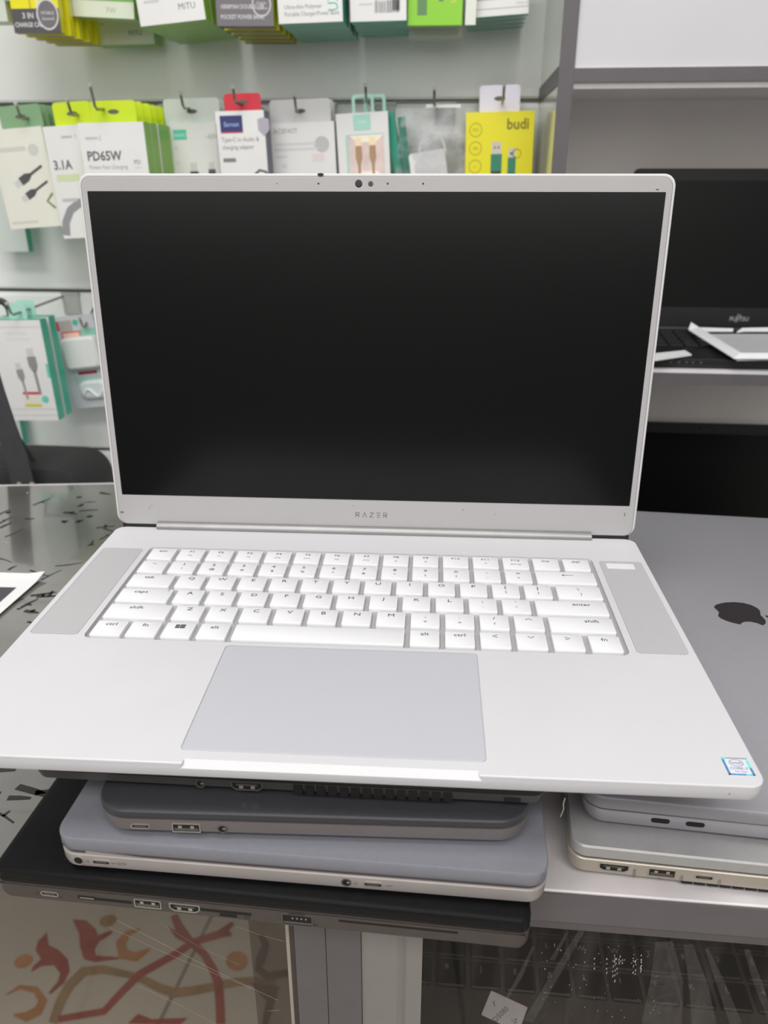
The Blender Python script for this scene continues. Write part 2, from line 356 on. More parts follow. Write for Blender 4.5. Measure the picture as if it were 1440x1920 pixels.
for pts, ww in (([(1000, 1775), (975, 1830), (945, 1880)], [1.2, 2.6, 1.2]), ([(1090, 1745), (1040, 1830), (990, 1915)], [3, 4, 5]), ([(1065, 1745), (1035, 1800)], [1, 2.5]), ([(1325, 1778), (1350, 1840), (1380, 1920)], [1.5, 4, 6]), ([(1400, 1780), (1420, 1840), (1445, 1910)], [2.5, 4, 3]), ([(1245, 1765), (1250, 1840), (1240, 1920)], [8, 16, 20]), ([(1290, 1770), (1310, 1850), (1320, 1920)], [4, 9, 12])):
    q = P2(); q.stroke([(lambda v_: (v_.x, v_.z))(aty(x, y, 25.8)) for x, y in pts], ww)
    o = q.build('smear', SMEAR, ctr, 'xz', 25.7); o.matrix_parent_inverse = Matrix.Translation(-ctr.location); o.location = S(0, 0, 0)

# price sticker on the right pane
c0 = atz(946, 1896, -290.9)
st = empty('price_sticker', c0, (0, 0, math.radians(-22))); tag(st, 'small white price sticker lying askew on the dark laptop behind the dirty glass', 'sticker')
slab(-13, 13, -9.5, 9.5, 0.6, [(0, 0), (0, 0.3)]).build('paper', mat('sticker_white', (246, 246, 246), 0.5), st)
P2().text('D5080', 0, -4, 5, 1.0, rot=1.2).text('-5', 8, -5, 5).stroke([(-9, 3), (-7, 0)], 0.6).build('handwriting', ink(120, 124, 150), st, 'xy', 0.4)

# worn glossy sheet on the left of the counter
fl = [(-899, -40.5), (-70, 25.2), (60, 25.2), (60, 440), (-20, 500), (-150, 532), (-240, 531), (-325, 517), (-446, 499), (-600, 474), (-899, 434)]
cov = empty('counter_cover', (-300, 250, CZ)); tag(cov, 'glossy dark worn cover sheet with flaking marks on the counter beside the laptop stack', 'counter cover')
mb = MB(); mb.loops([[(x, y, CZ) for x, y in fl], [(x, y, CZ + 0.5) for x, y in fl]])
FILM = mat('worn_film', (100, 98, 94), 0.13, var=0.35, scale=9, spec=1.0, bump=0.2, bscale=40, coat=0.8); up(mb, 'sheet', FILM, cov)
rr = random.Random(11); q = P2()
for k in range(260):
    x = rr.uniform(-560, -150); y = rr.uniform(40, 500); a = rr.choice([0.2, 0.35, 1.1, 1.3, -0.3]) + rr.uniform(-0.2, 0.2); L_ = rr.uniform(5, 26); tw = rr.uniform(1.5, 5)
    d = Vector((math.cos(a), math.sin(a))); e = Vector((-d.y, d.x)); p_ = Vector((x, y))
    q.stroke([p_, p_ + d * L_ * 0.5 + e * rr.uniform(-1, 1), p_ + d * L_], [tw, tw * rr.uniform(0.6, 1.3), tw * 0.5])
    if rr.random() < 0.5: q.stroke([p_ + d * L_ * 0.5, p_ + d * L_ * 0.5 + e * rr.uniform(-10, 10)], [tw, tw * 0.6])
o = q.build('flaked_marks', mat('flake_dark', (36, 34, 33), 0.55, var=0.2), cov, 'xy', CZ + 0.62); o['kind'] = 'stuff'; o.matrix_parent_inverse = Matrix.Translation(-cov.location); o.location = S(0, 0, 0)
q = P2()
for k in range(26):
    x = rr.uniform(-520, -170); y = rr.uniform(60, 500); q.stroke([(x, y), (x + rr.uniform(-6, 8), y + rr.uniform(-2, 5))], [1.2, 0.4])
o = q.build('pale_scuffs', mat('flake_pale', (190, 188, 180), 0.5), cov, 'xy', CZ + 0.7); o['kind'] = 'stuff'; o.matrix_parent_inverse = Matrix.Translation(-cov.location); o.location = S(0, 0, 0)

# ================================================================== white laptop
RZ = empty('open_laptop', (0, 0, -12), (0, 0, math.radians(1.892))); D0 = 12.0
tag(RZ, 'large white open laptop with black screen on top of the laptop stack', 'laptop')
RW = mat('pearl_white_metal', (198, 197, 201), 0.42, 0.0, var=0.012, scale=30, bump=0.08, bscale=2500)
RW_SHADED = mat('pearl_white_shaded', (168, 166, 167), 0.4, 0.0, var=0.012, scale=30, bump=0.08, bscale=2500)  # same white paint as the base, darkened to put shade on the bezel
KEYM = mat('white_key', (222, 222, 225), 0.4, var=0.01)
LEG = mat('key_legend_grey', (84, 84, 88), 0.6, var=0.02)
base = slab(-177.5, 177.5, 0, 235, 7, [(14, 1), (8, 1.5), (3, 2.8), (0.9, 4.4), (0.3, 6), (0, 9), (0, 11.5), (0.15, 11.8), (0.5, 12)], seg=8).build('base', RW, RZ, smooth=35)
cut = [slab(-143.6, 143.6, 92.6, 203.4, 4, [(0, 9.8), (0, 14)], seg=5).build('c', RW),
       slab(-65.4, 65.4, 8.2, 89.8, 2.2, [(0, 11.4), (0, 14)], seg=5).build('c', RW),
       slab(-174, -147.3, 95, 200.7, 2.5, [(0, 11.7), (0, 14)], seg=4).build('c', RW),
       slab(147.3, 174, 95, 200.7, 2.5, [(0, 11.7), (0, 14)], seg=4).build('c', RW)]
mb = MB(); mb.loops([[(-64.5, -3, 6), (-61, 4.6, 14), (-61, -3, 14)], [(64.5, -3, 6), (61, 4.6, 14), (61, -3, 14)]]); cut.append(mb.build('c', RW))
boolean(base, [])
bpy.context.view_layer.update()
for c in cut: c.parent = RZ
bpy.context.view_layer.update()
boolean(base, cut)
base.data.polygons.foreach_set('use_smooth', [True] * len(base.data.polygons)); base.data.set_sharp_from_angle(angle=math.radians(20))
for x_, y_ in ((-120, 30), (120, 30), (-120, 205), (120, 205)):
    slab(x_ - 18, x_ + 18, y_ - 3, y_ + 3, 3, [(0.4, 0), (0, 0.4), (0, 1.2)], seg=4).build('rubber_foot', BLACKP, RZ)
slab(-143.4, 143.4, 92.8, 203.2, 3.8, [(0, 9.82), (0, 9.95)], seg=5).build('keyboard_plate', mat('keyboard_plate', (160, 159, 162), 0.5, var=0.02), RZ)
# touchpad, speakers
tp = slab(-65, 65, 8.63, 89.4, 2, [(0, 11.45), (0, 11.8), (0.2, 11.95)], seg=5).build('touchpad', mat('touchpad_glass', (180, 181, 188), 0.3, var=0.01, scale=10), RZ)
def grille_mat():
    M = bpy.data.materials.new('speaker_mesh'); M.use_nodes = True; n = M.node_tree.nodes; l = M.node_tree.links; b = n['Principled BSDF']
    tc = n.new('ShaderNodeTexCoord'); mp = n.new('ShaderNodeMapping'); mp.inputs['Scale'].default_value = (780, 780, 780); mp.inputs['Rotation'].default_value = (0, 0, 0.785)
    l.new(tc.outputs['Object'], mp.inputs[0]); vo = n.new('ShaderNodeTexVoronoi'); vo.inputs['Randomness'].default_value = 0.0; vo.inputs['Scale'].default_value = 1; l.new(mp.outputs[0], vo.inputs['Vector'])
    rp = n.new('ShaderNodeValToRGB'); rp.color_ramp.elements[0].position = 0.30; rp.color_ramp.elements[1].position = 0.40
    rp.color_ramp.elements[0].color = lin((86, 86, 89)) + (1,); rp.color_ramp.elements[1].color = lin((178, 177, 180)) + (1,)
    l.new(vo.outputs['Distance'], rp.inputs[0]); l.new(rp.outputs[0], b.inputs['Base Color']); b.inputs['Roughness'].default_value = 0.45; return M
GR = grille_mat()
for s_, x0 in ((-1, -173.7), (1, 147.6)):
    g = slab(x0, x0 + 26.1, 95.3, 200.4, 2.3, [(0, 11.72), (0, 11.95)], seg=4).build('speaker_grille', GR, RZ)
    if s_ > 0:
        slab(151.2, 168.4, 190.4, 196.9, 0.4, [(0, 11.9), (0, 12.25), (0.2, 12.35)], seg=2).build('power_button', mat('power_button', (216, 216, 218), 0.35), g)
# keys
KM = {}
def key(x0, x1, y0, y1):
    w_, h_ = round(x1 - x0, 1), round(y1 - y0, 1)
    if (w_, h_) not in KM:
        KM[(w_, h_)] = slab(-w_ / 2, w_ / 2, -h_ / 2, h_ / 2, 1.0, [(0, 10.0), (0, 11.9), (0.12, 12.2), (0.4, 12.35)], seg=3).mesh('key', 40)
    return link('key', KM[(w_, h_)], KEYM, RZ, loc=((x0 + x1) / 2, (y0 + y1) / 2, 0))
LM = {}
def legend(k, items, x1):
    kk = tuple(items)
    if kk not in LM:
        q = P2()
        for it in items:
            if it[0] == 't': q.text(it[1], it[2], it[3], it[4], it[5] if len(it) > 5 else 1.2)
            elif it[0] == 's': q.stroke(it[1], it[2])
            elif it[0] == 'r': q.rect(*it[1:])
        LM[kk] = q.mesh('legend', 'xy', 12.5)
    link('legend', LM[kk], LEG, k)
P_ = 18.95; KH = 15.4
rows_y = [94.9, 113.3, 131.5, 149.6, 167.9, 185.8]
def letter(ch): return [('t', ch, 0, 2.2, 4.3, 1.25)]
def two(a, b): return [('t', a, 0, 2.4, 3.9, 1.25), ('t', b, 0, -3.0, 3.2, 1.2)]
def word(s, dx=0): return [('t', s, dx, 2.4, 4.0, 1.2)]
for i, s in enumerate(['esc', 'F1', 'F2', 'F3', 'F4', 'F5', 'F6', 'F7', 'F8', 'F9', 'F10', 'F11', 'F12', 'ins', 'del']):
    x0 = -141 + P_ * i; k = key(x0, x0 + 16.2, rows_y[5], rows_y[5] + KH)
    if s in ('esc', 'ins', 'del'): it = [('t', s, 0, 2.6, 3.6, 1.25)]
    else:
        it = [('t', s, 0, 2.6, 3.2, 1.2)]
        ic = {'F1': '<x', 'F2': '<-', 'F3': '<)', 'F4': 'c=c', 'F5': '|<<', 'F6': '>||', 'F7': '>>|', 'F8': 'o', 'F9': 'ö', 'F10': '-', 'F11': '=', 'F12': 'prt sc'}[s]
        it.append(('t', ic, 0, -2.4, 2.4, 1.2))
    legend(k, it, 0)
for i, (a, b) in enumerate([('~', '`'), ('1', '!'), ('2', '@'), ('3', '#'), ('4', '$'), ('5', '%'), ('6', '^'), ('7', '&'), ('8', '*'), ('9', '('), ('0', ')'), ('-', '_'), ('=', '+')]):
    x0 = -141 + P_ * i; k = key(x0, x0 + 16.2, rows_y[4], rows_y[4] + KH); legend(k, two(a, b), 0)
k = key(105.2, 141, rows_y[4], rows_y[4] + KH); legend(k, [('s', ((-2, 3), (5, 3)), 0.35), ('s', ((-0.5, 4), (-2, 3), (-0.5, 2)), 0.35)], 0)
k = key(-141, -115, rows_y[3], rows_y[3] + KH); legend(k, word('tab', -2), 0)
for i, s in enumerate('QWERTYUIOP'):
    x0 = -111.9 + 18.92 * i; k = key(x0, x0 + 16, rows_y[3], rows_y[3] + KH); legend(k, letter(s), 0)
for i, (a, b) in enumerate([('[', '{'), (']', '}')]):
    x0 = -111.9 + 18.92 * (10 + i); k = key(x0, x0 + 16, rows_y[3], rows_y[3] + KH); legend(k, two(a, b), 0)
k = key(115.2, 141, rows_y[3], rows_y[3] + KH); legend(k, [('t', '\\', 0, 2.4, 3.9, 1.25), ('t', '|', 1, -3, 3.2, 1.2)], 0)
k = key(-141, -110.6, rows_y[2], rows_y[2] + KH); legend(k, word('caps', -3) + [('r', 12.3, 13.1, 5.6, 6.2)], 0)
for i, s in enumerate('ASDFGHJKL'):
    x0 = -107.6 + 18.94 * i; k = key(x0, x0 + 16, rows_y[2], rows_y[2] + KH); legend(k, letter(s), 0)
for i, (a, b) in enumerate([(';', ':'), ("'", '"')]):
    x0 = -107.6 + 18.94 * (9 + i); k = key(x0, x0 + 16, rows_y[2], rows_y[2] + KH); legend(k, two(a, b), 0)
k = key(100.8, 141, rows_y[2], rows_y[2] + KH); legend(k, word('enter', 6), 0)
k = key(-141, -105.6, rows_y[1], rows_y[1] + KH); legend(k, word('shift', -2), 0)
for i, s in enumerate('ZXCVBNM'):
    x0 = -102.5 + 18.96 * i; k = key(x0, x0 + 16, rows_y[1], rows_y[1] + KH); legend(k, letter(s), 0)
for i, (a, b) in enumerate([(',', '<'), ('.', '>'), ('/', '?')]):
    x0 = -102.5 + 18.96 * (7 + i); k = key(x0, x0 + 16, rows_y[1], rows_y[1] + KH); legend(k, two(a, b), 0)
k = key(-102.5 + 189.6, -86.5 + 189.6, rows_y[1], rows_y[1] + KH); legend(k, [('s', ((-1.8, 3), (0, 4.6), (1.8, 3)), 0.4)], 0)
k = key(106, 141, rows_y[1], rows_y[1] + KH); legend(k, word('shift', 6), 0)
for x0, x1, it in ((-141, -124.2, word('ctrl')), (-121.8, -105.4, word('fn')),
                   (-102.5, -86.5, [('r', -2.6, -0.3, 1.6, 3.2), ('r', 0, 2.8, 1.6, 3.3), ('r', -2.6, -0.3, 3.5, 5.1), ('r', 0, 2.8, 3.6, 5.3)]),
                   (-83.5, -67.5, word('alt')), (-64.5, 27.3, None), (30.3, 46, word('alt')), (48.9, 64.6, word('ctrl')),
                   (67.5, 83.5, [('s', ((1.3, 5), (-1.3, 3.7), (1.3, 2.4)), 0.4)]), (86.4, 102.5, [('s', ((-1.6, 4.6), (0, 3), (1.6, 4.6)), 0.4)]),
                   (105.5, 121.6, [('s', ((-1.3, 5), (1.3, 3.7), (-1.3, 2.4)), 0.4)]), (124.7, 141, word('fn'))):
    k = key(x0, x1, rows_y[0], rows_y[0] + KH)
    if it: legend(k, it, 0)
# lid
lid = slab(-177.4, 177.4, -21.8, 203.5, 7, [(0.6, 0.4), (0, 1.0), (0, 4.2), (1.2, 5.4)], seg=8, plane='xz').build('lid', mat('lid_rim', (206, 205, 206), 0.35, var=0.01), RZ, loc=(0, 236.3, D0 + 23.5), rot=(math.radians(-3.32), 0, 0), smooth=40)
bz = slab(-175.4, 175.4, -21.2, 201.5, 5.5, [(0, 0.6), (0, 0.05), (0.15, 0)], seg=8, plane='xz').build('bezel', RW_SHADED, lid)
slab(-176.0, 176.0, -21.5, 202.1, 6, [(0, 0.5), (0, 0.3)], seg=8, plane='xz').build('bezel_seam', mat('seam_grey', (150, 148, 148), 0.5), lid)
def screen_mat(name, rgb, rough):
    return mat(name, rgb, rough, var=0.1, scale=3, spec=0.28)
slab(-172.1, 172.1, 0, 193.6, 0.4, [(0, 0.1), (0, -0.12)], seg=2, plane='xz').build('screen', screen_mat('matte_black_screen', (10, 10, 11), 0.22), lid)
def disc(name, u, v, r, m_, par, y0=-0.12, n=20):
    mb_ = MB(); mb_.loops([[(u + rr_ * math.cos(2 * math.pi * k / n), y_, v + rr_ * math.sin(2 * math.pi * k / n)) for k in range(n)] for rr_, y_ in ((r, 0.1), (r, y0), (r * 0.8, y0 - 0.05))])
    return mb_.build(name, m_, par)
LENS = mat('lens_black', (14, 14, 16), 0.12, var=0.05)
disc('camera_lens', -7.2, 198.0, 2.15, LENS, lid); disc('infrared_sensor', -0.1, 197.9, 1.5, mat('sensor_grey', (66, 62, 64), 0.2), lid)
for u in (-31.2, 10.0, 30.9): disc('microphone_hole', u, 198.0, 0.55, LENS, lid, n=10)
RAZ = P2(); RG = mat('brand_grey', (98, 97, 100), 0.4)
ls = 0.42
for kx, ch in enumerate('RAZER'):
    u = -10.6 + kx * 4.72; v = -12.4; h_ = 3.5; w_ = 2.6
    if ch == 'R':
        RAZ.stroke([(u, v), (u, v + h_)], ls).stroke([(u, v + h_ - ls / 2), (u + w_ * 0.8, v + h_ - ls / 2)], ls).stroke([(u + w_ * 0.8, v + h_), (u + w_ * 0.8 + .1, v + 1.6)], ls).stroke([(u, v + 1.6), (u + w_ * 0.85, v + 1.6)], ls).stroke([(u + w_ * 0.3, v + 1.6), (u + w_ * 0.95, v)], ls)
    if ch == 'A': RAZ.stroke([(u, v), (u + w_ / 2, v + h_)], ls).stroke([(u + w_ / 2, v + h_), (u + w_, v)], ls)
    if ch == 'Z': RAZ.stroke([(u, v + h_ - .2), (u + w_, v + h_ - .2)], ls).stroke([(u + w_, v + h_ - .2), (u, v + .2)], ls).stroke([(u, v + .2), (u + w_, v + .2)], ls)
    if ch == 'E':
        for hh in (0.2, h_ / 2, h_ - .2): RAZ.stroke([(u, v + hh), (u + w_, v + hh)], ls)
RAZ.build('brand_lettering', RG, lid, off=-0.1)
q = P2()
for u, v, a, b in ((-29.8, 202.9, 2.0, 0.9), (-56, 198, 0.25, 0.5), (-173.6, -13, 1.4, 0.6), (-170.5, 0.8, .5, .3), (-154, -9.5, 0.5, 0.3), (-152, -8, 0.4, .25), (-12, -4.5, .4, .3), (84, -8, .3, .3), (-95, -15, .3, .2), (-118, -19, .6, .3), (167, 195, 1.0, .35), (169.5, -6, .3, 1.4), (62, -5.5, .5, .3)):
    q.ell(u, v, a, b, n=9)
q.build('paint_chips', mat('chip_dark', (92, 84, 76), 0.7, var=0.3, scale=800), lid, off=-0.1)
q = P2().poly([(-31.5, 203.5), (-31, 202.4), (-30, 201.9), (-28.6, 202.4), (-28, 203.5)]); q.build('chipped_notch', mat('chip_black', (28, 24, 22), 0.7), lid, off=-0.12)
# hinge
mb = MB(); N = 14
mb.loops([[(x_, 235.6 + 5.0 * math.cos(t), 12.6 + 4.2 * math.sin(t)) for t in (2 * math.pi * k / N for k in range(N))] for x_ in (-148.8, 148.6)])
hg = mb.build('hinge_bar', mat('hinge_grey', (136, 135, 136), 0.35, 0.5, var=0.05), RZ, smooth=40)
for s_ in (-1, 1):
    mb = MB(); mb.box(min(s_ * 149.2, s_ * 174), max(s_ * 149.2, s_ * 174), 235.2, 239.5, 9, 14.2); mb.build('hinge_gap', BLACKP, RZ)
disc('indicator_hole', 162.7, 8.1, 0.55, LENS, RZ, y0=0.5, n=12)
# chip sticker
stk = slab(163.7, 174.9, 6.2, 17.2, 0.7, [(0, 12.0), (0, 12.1)], seg=3).build('chip_sticker', mat('sticker_silver', (208, 210, 220), 0.3), RZ)
BL = mat('holo_blue', (52, 128, 182), 0.2, 0.3, var=0.3, scale=400); CY = mat('holo_cyan', (96, 214, 210), 0.2, 0.2, var=0.2, scale=400)
q = P2().rect(163.9, 164.9, 6.4, 16.0).rect(163.9, 174.7, 6.4, 7.3).rect(173.7, 174.7, 6.4, 11); q.build('holo_border', BL, stk, 'xy', 12.14)
q = P2().rect(163.9, 166, 16.1, 17).rect(173.7, 174.7, 11, 16.2).rect(171, 173.8, 6.45, 7.25); q.build('holo_border', CY, stk, 'xy', 12.15)
q = P2().rect(166, 174.6, 16.4, 17.0); q.build('holo_border', mat('holo_grey', (120, 120, 140), 0.3), stk, 'xy', 12.15)
q = P2().ring(169.3, 13.9, 2.9, 0.3, b=0.72).text('intel', 169.3, 13.2, 2.3, 1.05).text('CORE i7', 169.4, 9.9, 2.0, 1.05).text('9th Gen', 169.6, 8.2, 1.3, 1.1); q.build('lettering', ink(84, 92, 120), stk, 'xy', 12.16)

# ================================================================== closed laptops in stacks (visible face = a short side)
METALRIM = mat('port_rim', (188, 184, 178), 0.25, 0.8, var=0.1); CAV = mat('port_cavity', (10, 10, 10), 0.6)
TONGUE = mat('port_tongue', (96, 92, 88), 0.35, 0.4, var=0.1); PICT = mat('port_pictogram', (96, 90, 84), 0.6)
def port(par, kind, x, z, y=0.0, rim=METALRIM, tilt=0.0):
    """socket on the face y = y; returns its part"""
    e = bpy.data.objects.new('x', None)
    w_, h_, r_ = {'usbc': (8.6, 2.7, 1.3), 'usba': (12.6, 5.0, 0.4), 'hdmi': (14.2, 4.8, 0.6), 'jack': (4.4, 4.4, 2.1), 'sd': (24, 1.6, 0.2), 'rj45': (14, 7, 0.3), 'slot': (52, 1.8, 0.2), 'dc': (5, 5, 2.4), 'barecell': (8.6, 2.8, 1.35)}[kind]
    bpy.data.objects.remove(e)
    if kind in ('sd', 'slot', 'barecell'):
        o = slab(-w_ / 2, w_ / 2, -h_ / 2, h_ / 2, r_, [(0, 0.5), (0, -0.06)], seg=4, plane='xz').build('port', CAV, par, loc=(x, y, z), rot=(0, tilt, 0))
        return o
    if kind == 'hdmi':
        def trap(i): return [(-7.1 + i, 2.4 - i), (-7.1 + i, -0.6), (-5.0 + i * .6, -2.4 + i), (5.0 - i * .6, -2.4 + i), (7.1 - i, -0.6), (7.1 - i, 2.4 - i)]
        mb_ = MB(); mb_.loops([[(a, 0.4, b) for a, b in trap(0)], [(a, -0.15, b) for a, b in trap(0)], [(a, -0.15, b) for a, b in trap(0.55)], [(a, 0.3, b) for a, b in trap(0.6)]], cap=False)
        o = mb_.build('port', rim, par, loc=(x, y, z), rot=(0, tilt, 0))
        mb_ = MB(); mb_.loops([[(a, 0.3, b) for a, b in trap(0.5)], [(a, -0.04, b) for a, b in trap(0.5)]]); mb_.build('cavity', CAV, o)
        for u in (-2.6, 2.6):
            mb_ = MB(); mb_.box(u - 0.9, u + 0.9, -0.12, 0.1, -1.4, 0.1); mb_.build('contact', METALRIM, o)
        mb_ = MB(); mb_.box(-4.6, 4.6, -0.1, 0.1, 0.2, 1.0); mb_.build('tongue', TONGUE, o)
        return o
    mb_ = MB(); lp = []
    for ins, yy in ((0, 0.4), (0, -0.15), (0.5, -0.15), (0.55, 0.3)): lp.append([(a, yy, b) for a, b in rrect(-w_ / 2, w_ / 2, -h_ / 2, h_ / 2, r_, ins, 5)])
    mb_.loops(lp, cap=False); o = mb_.build('port', rim if kind not in ('jack', 'rj45') else TONGUE, par, loc=(x, y, z), rot=(0, tilt, 0))
    slab(-w_ / 2 + .4, w_ / 2 - .4, -h_ / 2 + .4, h_ / 2 - .4, r_ * .8, [(0, 0.3), (0, -0.04)], seg=5, plane='xz').build('cavity', CAV, o)
    if kind == 'usbc': slab(-2.7, 2.7, -0.35, 0.35, 0.2, [(0, 0.2), (0, -0.1)], seg=2, plane='xz').build('tongue', TONGUE, o)
    if kind == 'usba':
        mb_ = MB(); mb_.box(-5.2, 5.2, -0.1, 0.2, -1.6, -0.1); mb_.build('tongue', TONGUE, o)
        for u in (-2.7, 2.7):
            mb_ = MB(); mb_.box(u - 0.8, u + 0.8, -0.14, 0.1, -0.2, 1.2); mb_.build('contact', METALRIM, o)
    if kind == 'rj45':
        mb_ = MB(); mb_.box(-3.8, 3.8, -0.12, 0.2, 2.6, 4.2); mb_.build('cavity', CAV, o)
        for u in (-2, 0, 2, 4):
            mb_ = MB(); mb_.box(u - 0.3, u + 0.3, -0.12, 0.1, 0.6, 1.4); mb_.build('contact', METALRIM, o)
        mb_ = MB(); mb_.box(-6, 6.4, -0.16, 0.1, -2.2, -1.2); mb_.build('tongue', TONGUE, o)
    if kind == 'jack':
        mb_ = MB(); mb_.box(0.2, 1.4, -0.1, 0.1, -0.3, 0.5); mb_.build('contact', METALRIM, o)
    return o
def shut_laptop(label, pl, pr, z_edge, zbot, w_extra, L, rad, base_layers, lid_layers, bm_, lm_, feet=1.4, gap=None, group=None, yaw=None, w_fix=None, anchor='mid', smooth=30):
    a, b = atz(*pl, z_edge), atz(*pr, z_edge)
    ang = math.atan2(b.y - a.y, b.x - a.x) if yaw is None else math.radians(yaw)
    w_ = (b - a).length + w_extra if w_fix is None else w_fix
    mid = (a + b) / 2 if anchor == 'mid' else a + Vector((math.cos(ang), math.sin(ang), 0)) * w_ / 2
    r = empty('closed_laptop', (mid.x, mid.y, zbot), (0, 0, ang)); tag(r, label, 'laptop', group)
    slab(-w_ / 2, w_ / 2, 0, L, rad, base_layers, seg=8).build('base', bm_, r, smooth=smooth)
    slab(-w_ / 2, w_ / 2, 0, L, rad, lid_layers, seg=8).build('lid', lm_, r, smooth=smooth)
    if gap: slab(-w_ / 2 + 1.5, w_ / 2 - 1.5, 1.2, L - 1.5, max(1, rad - 1.2), [(0, gap[0]), (0, gap[1])], seg=6).build('gap_seal', gap[2] if len(gap) > 2 else BLACKP, r)
    if feet:
        for sx in (-1, 1):
            for y_ in (18, L - 18):
                x_ = sx * (w_ / 2 - 26); slab(x_ - 9, x_ + 9, y_ - 4, y_ + 4, 3.5, [(0.5, 0), (0, 0.4), (0, feet + 0.6)], seg=4).build('rubber_foot', BLACKP, r)
    return r, w_
def at_frac(w_, px, pl, pr): return -w_ / 2 + w_ * (px - pl[0]) / (pr[0] - pl[0])

# D: thick black laptop at the bottom of the stack
DK = mat('charcoal_plastic', (70, 63, 61), 0.5, var=0.08, scale=120); DKL = mat('black_soft_lid', (15, 15, 17), 0.4, spec=0.15, var=0.1, scale=200, bump=0.15, bscale=3000)
pl, pr = (-16, 1629), (997, 1730)
r, w_ = shut_laptop('thick black laptop at the bottom of the stack, overhanging the counter edge', pl, pr, -63.6, CZ + 0.6, 0, 338, 5, [(6, 1.2), (1.5, 3), (0.3, 6), (0, 13.4)], [(0.2, 14.0), (0, 14.5), (0, 20.2), (0.5, 20.9), (1.4, 21.2)], DK, DKL, gap=(13, 14.2, DK), feet=1.2)
mb = MB(); mb.box(-w_ / 2 + 2, w_ / 2 - 2, -0.05, 0.5, 12.6, 13.0); mb.build('seam_line', CAV, r)
mb = MB(); mb.box(-w_ / 2 + 3, w_ / 2 - 3, -0.05, 0.6, 15.4, 15.7); mb.build('seam_line', CAV, r)
f_ = lambda px: at_frac(w_, px, pl, pr)
# sockets sit on the sloping side wall: offset y follows the wall
def dport(k, px, z): return port(r, k, f_(px), z, y=0.16)
dport('usbc', 91, 8.4); dport('sd', 205, 8.2)
mb = MB(); mb.box(f_(148), f_(182), 0.0, 1.5, 7.3, 9.3); mb.build('card_reader_slot', CAV, r)
mb = MB(); mb.box(f_(152), f_(180), -0.1, 1.5, 8.0, 8.5); mb.build('card_reader_lip', METALRIM, r)
dport('usba', 286, 8.4); dport('hdmi', 358, 8.2); dport('sd', 436, 8.4)
mb = MB(); mb.box(f_(425), f_(458), 0.0, 1.5, 5.6, 7.0); mb.build('card_tray', CAV, r)
dport('rj45', 573, 7.8); o = dport('slot', 760, 10.4)
P2().text('SD', f_(478), 5.6, 2.2).stroke([(f_(64), 7.5), (f_(66), 8.6), (f_(68), 7.6)], 0.3).stroke([(f_(112), 7), (f_(116), 7.2)], 0.4).stroke([(f_(602), 6), (f_(612), 6.4)], 0.4).build('pictograms', mat('pict_dim', (30, 27, 26), .6), r, off=-0.1)

# C: blue-grey slim laptop
CB = mat('silver_side', (158, 151, 149), 0.38, 0.15, var=0.04); CL = mat('blue_grey_lid', (132, 133, 142), 0.34, 0.25, var=0.03, scale=300, bump=0.1, bscale=4000)
pl, pr = (97, 1570), (1032, 1644)
r, w_ = shut_laptop('slim blue-grey laptop lying on the thick black laptop', pl, pr, -44, -63.2, 0, 318, 9, [(4, 1.2), (0.8, 2.8), (0.3, 5), (0.2, 9.6), (0.6, 10.2)], [(0.3, 12.4), (0, 13.0), (0, 18.6), (0.5, 19.6)], CB, CL, gap=(10, 12.6, mat('gap_brown', (74, 66, 66), .6)), feet=1.2)
f_ = lambda px: at_frac(w_, px, pl, pr)
port(r, 'dc', f_(141), 6.4, 0.12); port(r, 'usbc', f_(186), 6.3, 0.12); port(r, 'jack', f_(661), 6.3, 0.12); port(r, 'usbc', f_(711), 6.3, 0.12)
disc('pin_hole', f_(115), 6.4, 0.45, CAV, r, y0=0.1, n=10)
P2().stroke([(f_(207), 6.2), (f_(216), 6.2)], 0.35).text('DC', f_(225), 5.5, 2.2).text('+', f_(234), 5.5, 2.6).text('Ω', f_(678), 5.4, 2.2).stroke([(f_(735), 6.1), (f_(747), 6.3)], 0.35).text('10', f_(158), 5.5, 2).build('pictograms', PICT, r, off=0.12)
mb = MB(); mb.loops([[(f_(158), 0.5, 10.2), (f_(270), 0.5, 10.2), (f_(158), 0.5, 12.2)], [(f_(158), 3, 10.2), (f_(270), 3, 10.2), (f_(158), 3, 12.2)]]); mb.build('pale_wedge', CB, r)

# B: dark grey rounded laptop
BB = mat('warm_grey_side', (110, 103, 103), 0.4, 0.2, var=0.04); BLD = mat('graphite_lid', (62, 62, 66), 0.36, 0.25, var=0.04, scale=300, bump=0.1, bscale=4000)
pl, pr = (168, 1519), (1001, 1543)
r, w_ = shut_laptop('dark graphite laptop with rounded corners lying on the blue-grey laptop', pl, pr, -28.4, -43.6, 0, 300, 15, [(10, 1.2), (3.5, 1.8), (0.8, 4), (0.2, 8), (0.2, 10.6)], [(0.3, 11.4), (0, 11.9), (0, 14.6), (0.5, 15.4), (1.6, 15.8)], BB, BLD, gap=(10.4, 11.6, CAV), feet=1.2)
f_ = lambda px: at_frac(w_, px, pl, pr)
port(r, 'usbc', f_(260), 6.6, 0.22); port(r, 'usba', f_(348), 6.4, 0.22); port(r, 'jack', f_(417), 6.4, 0.22)

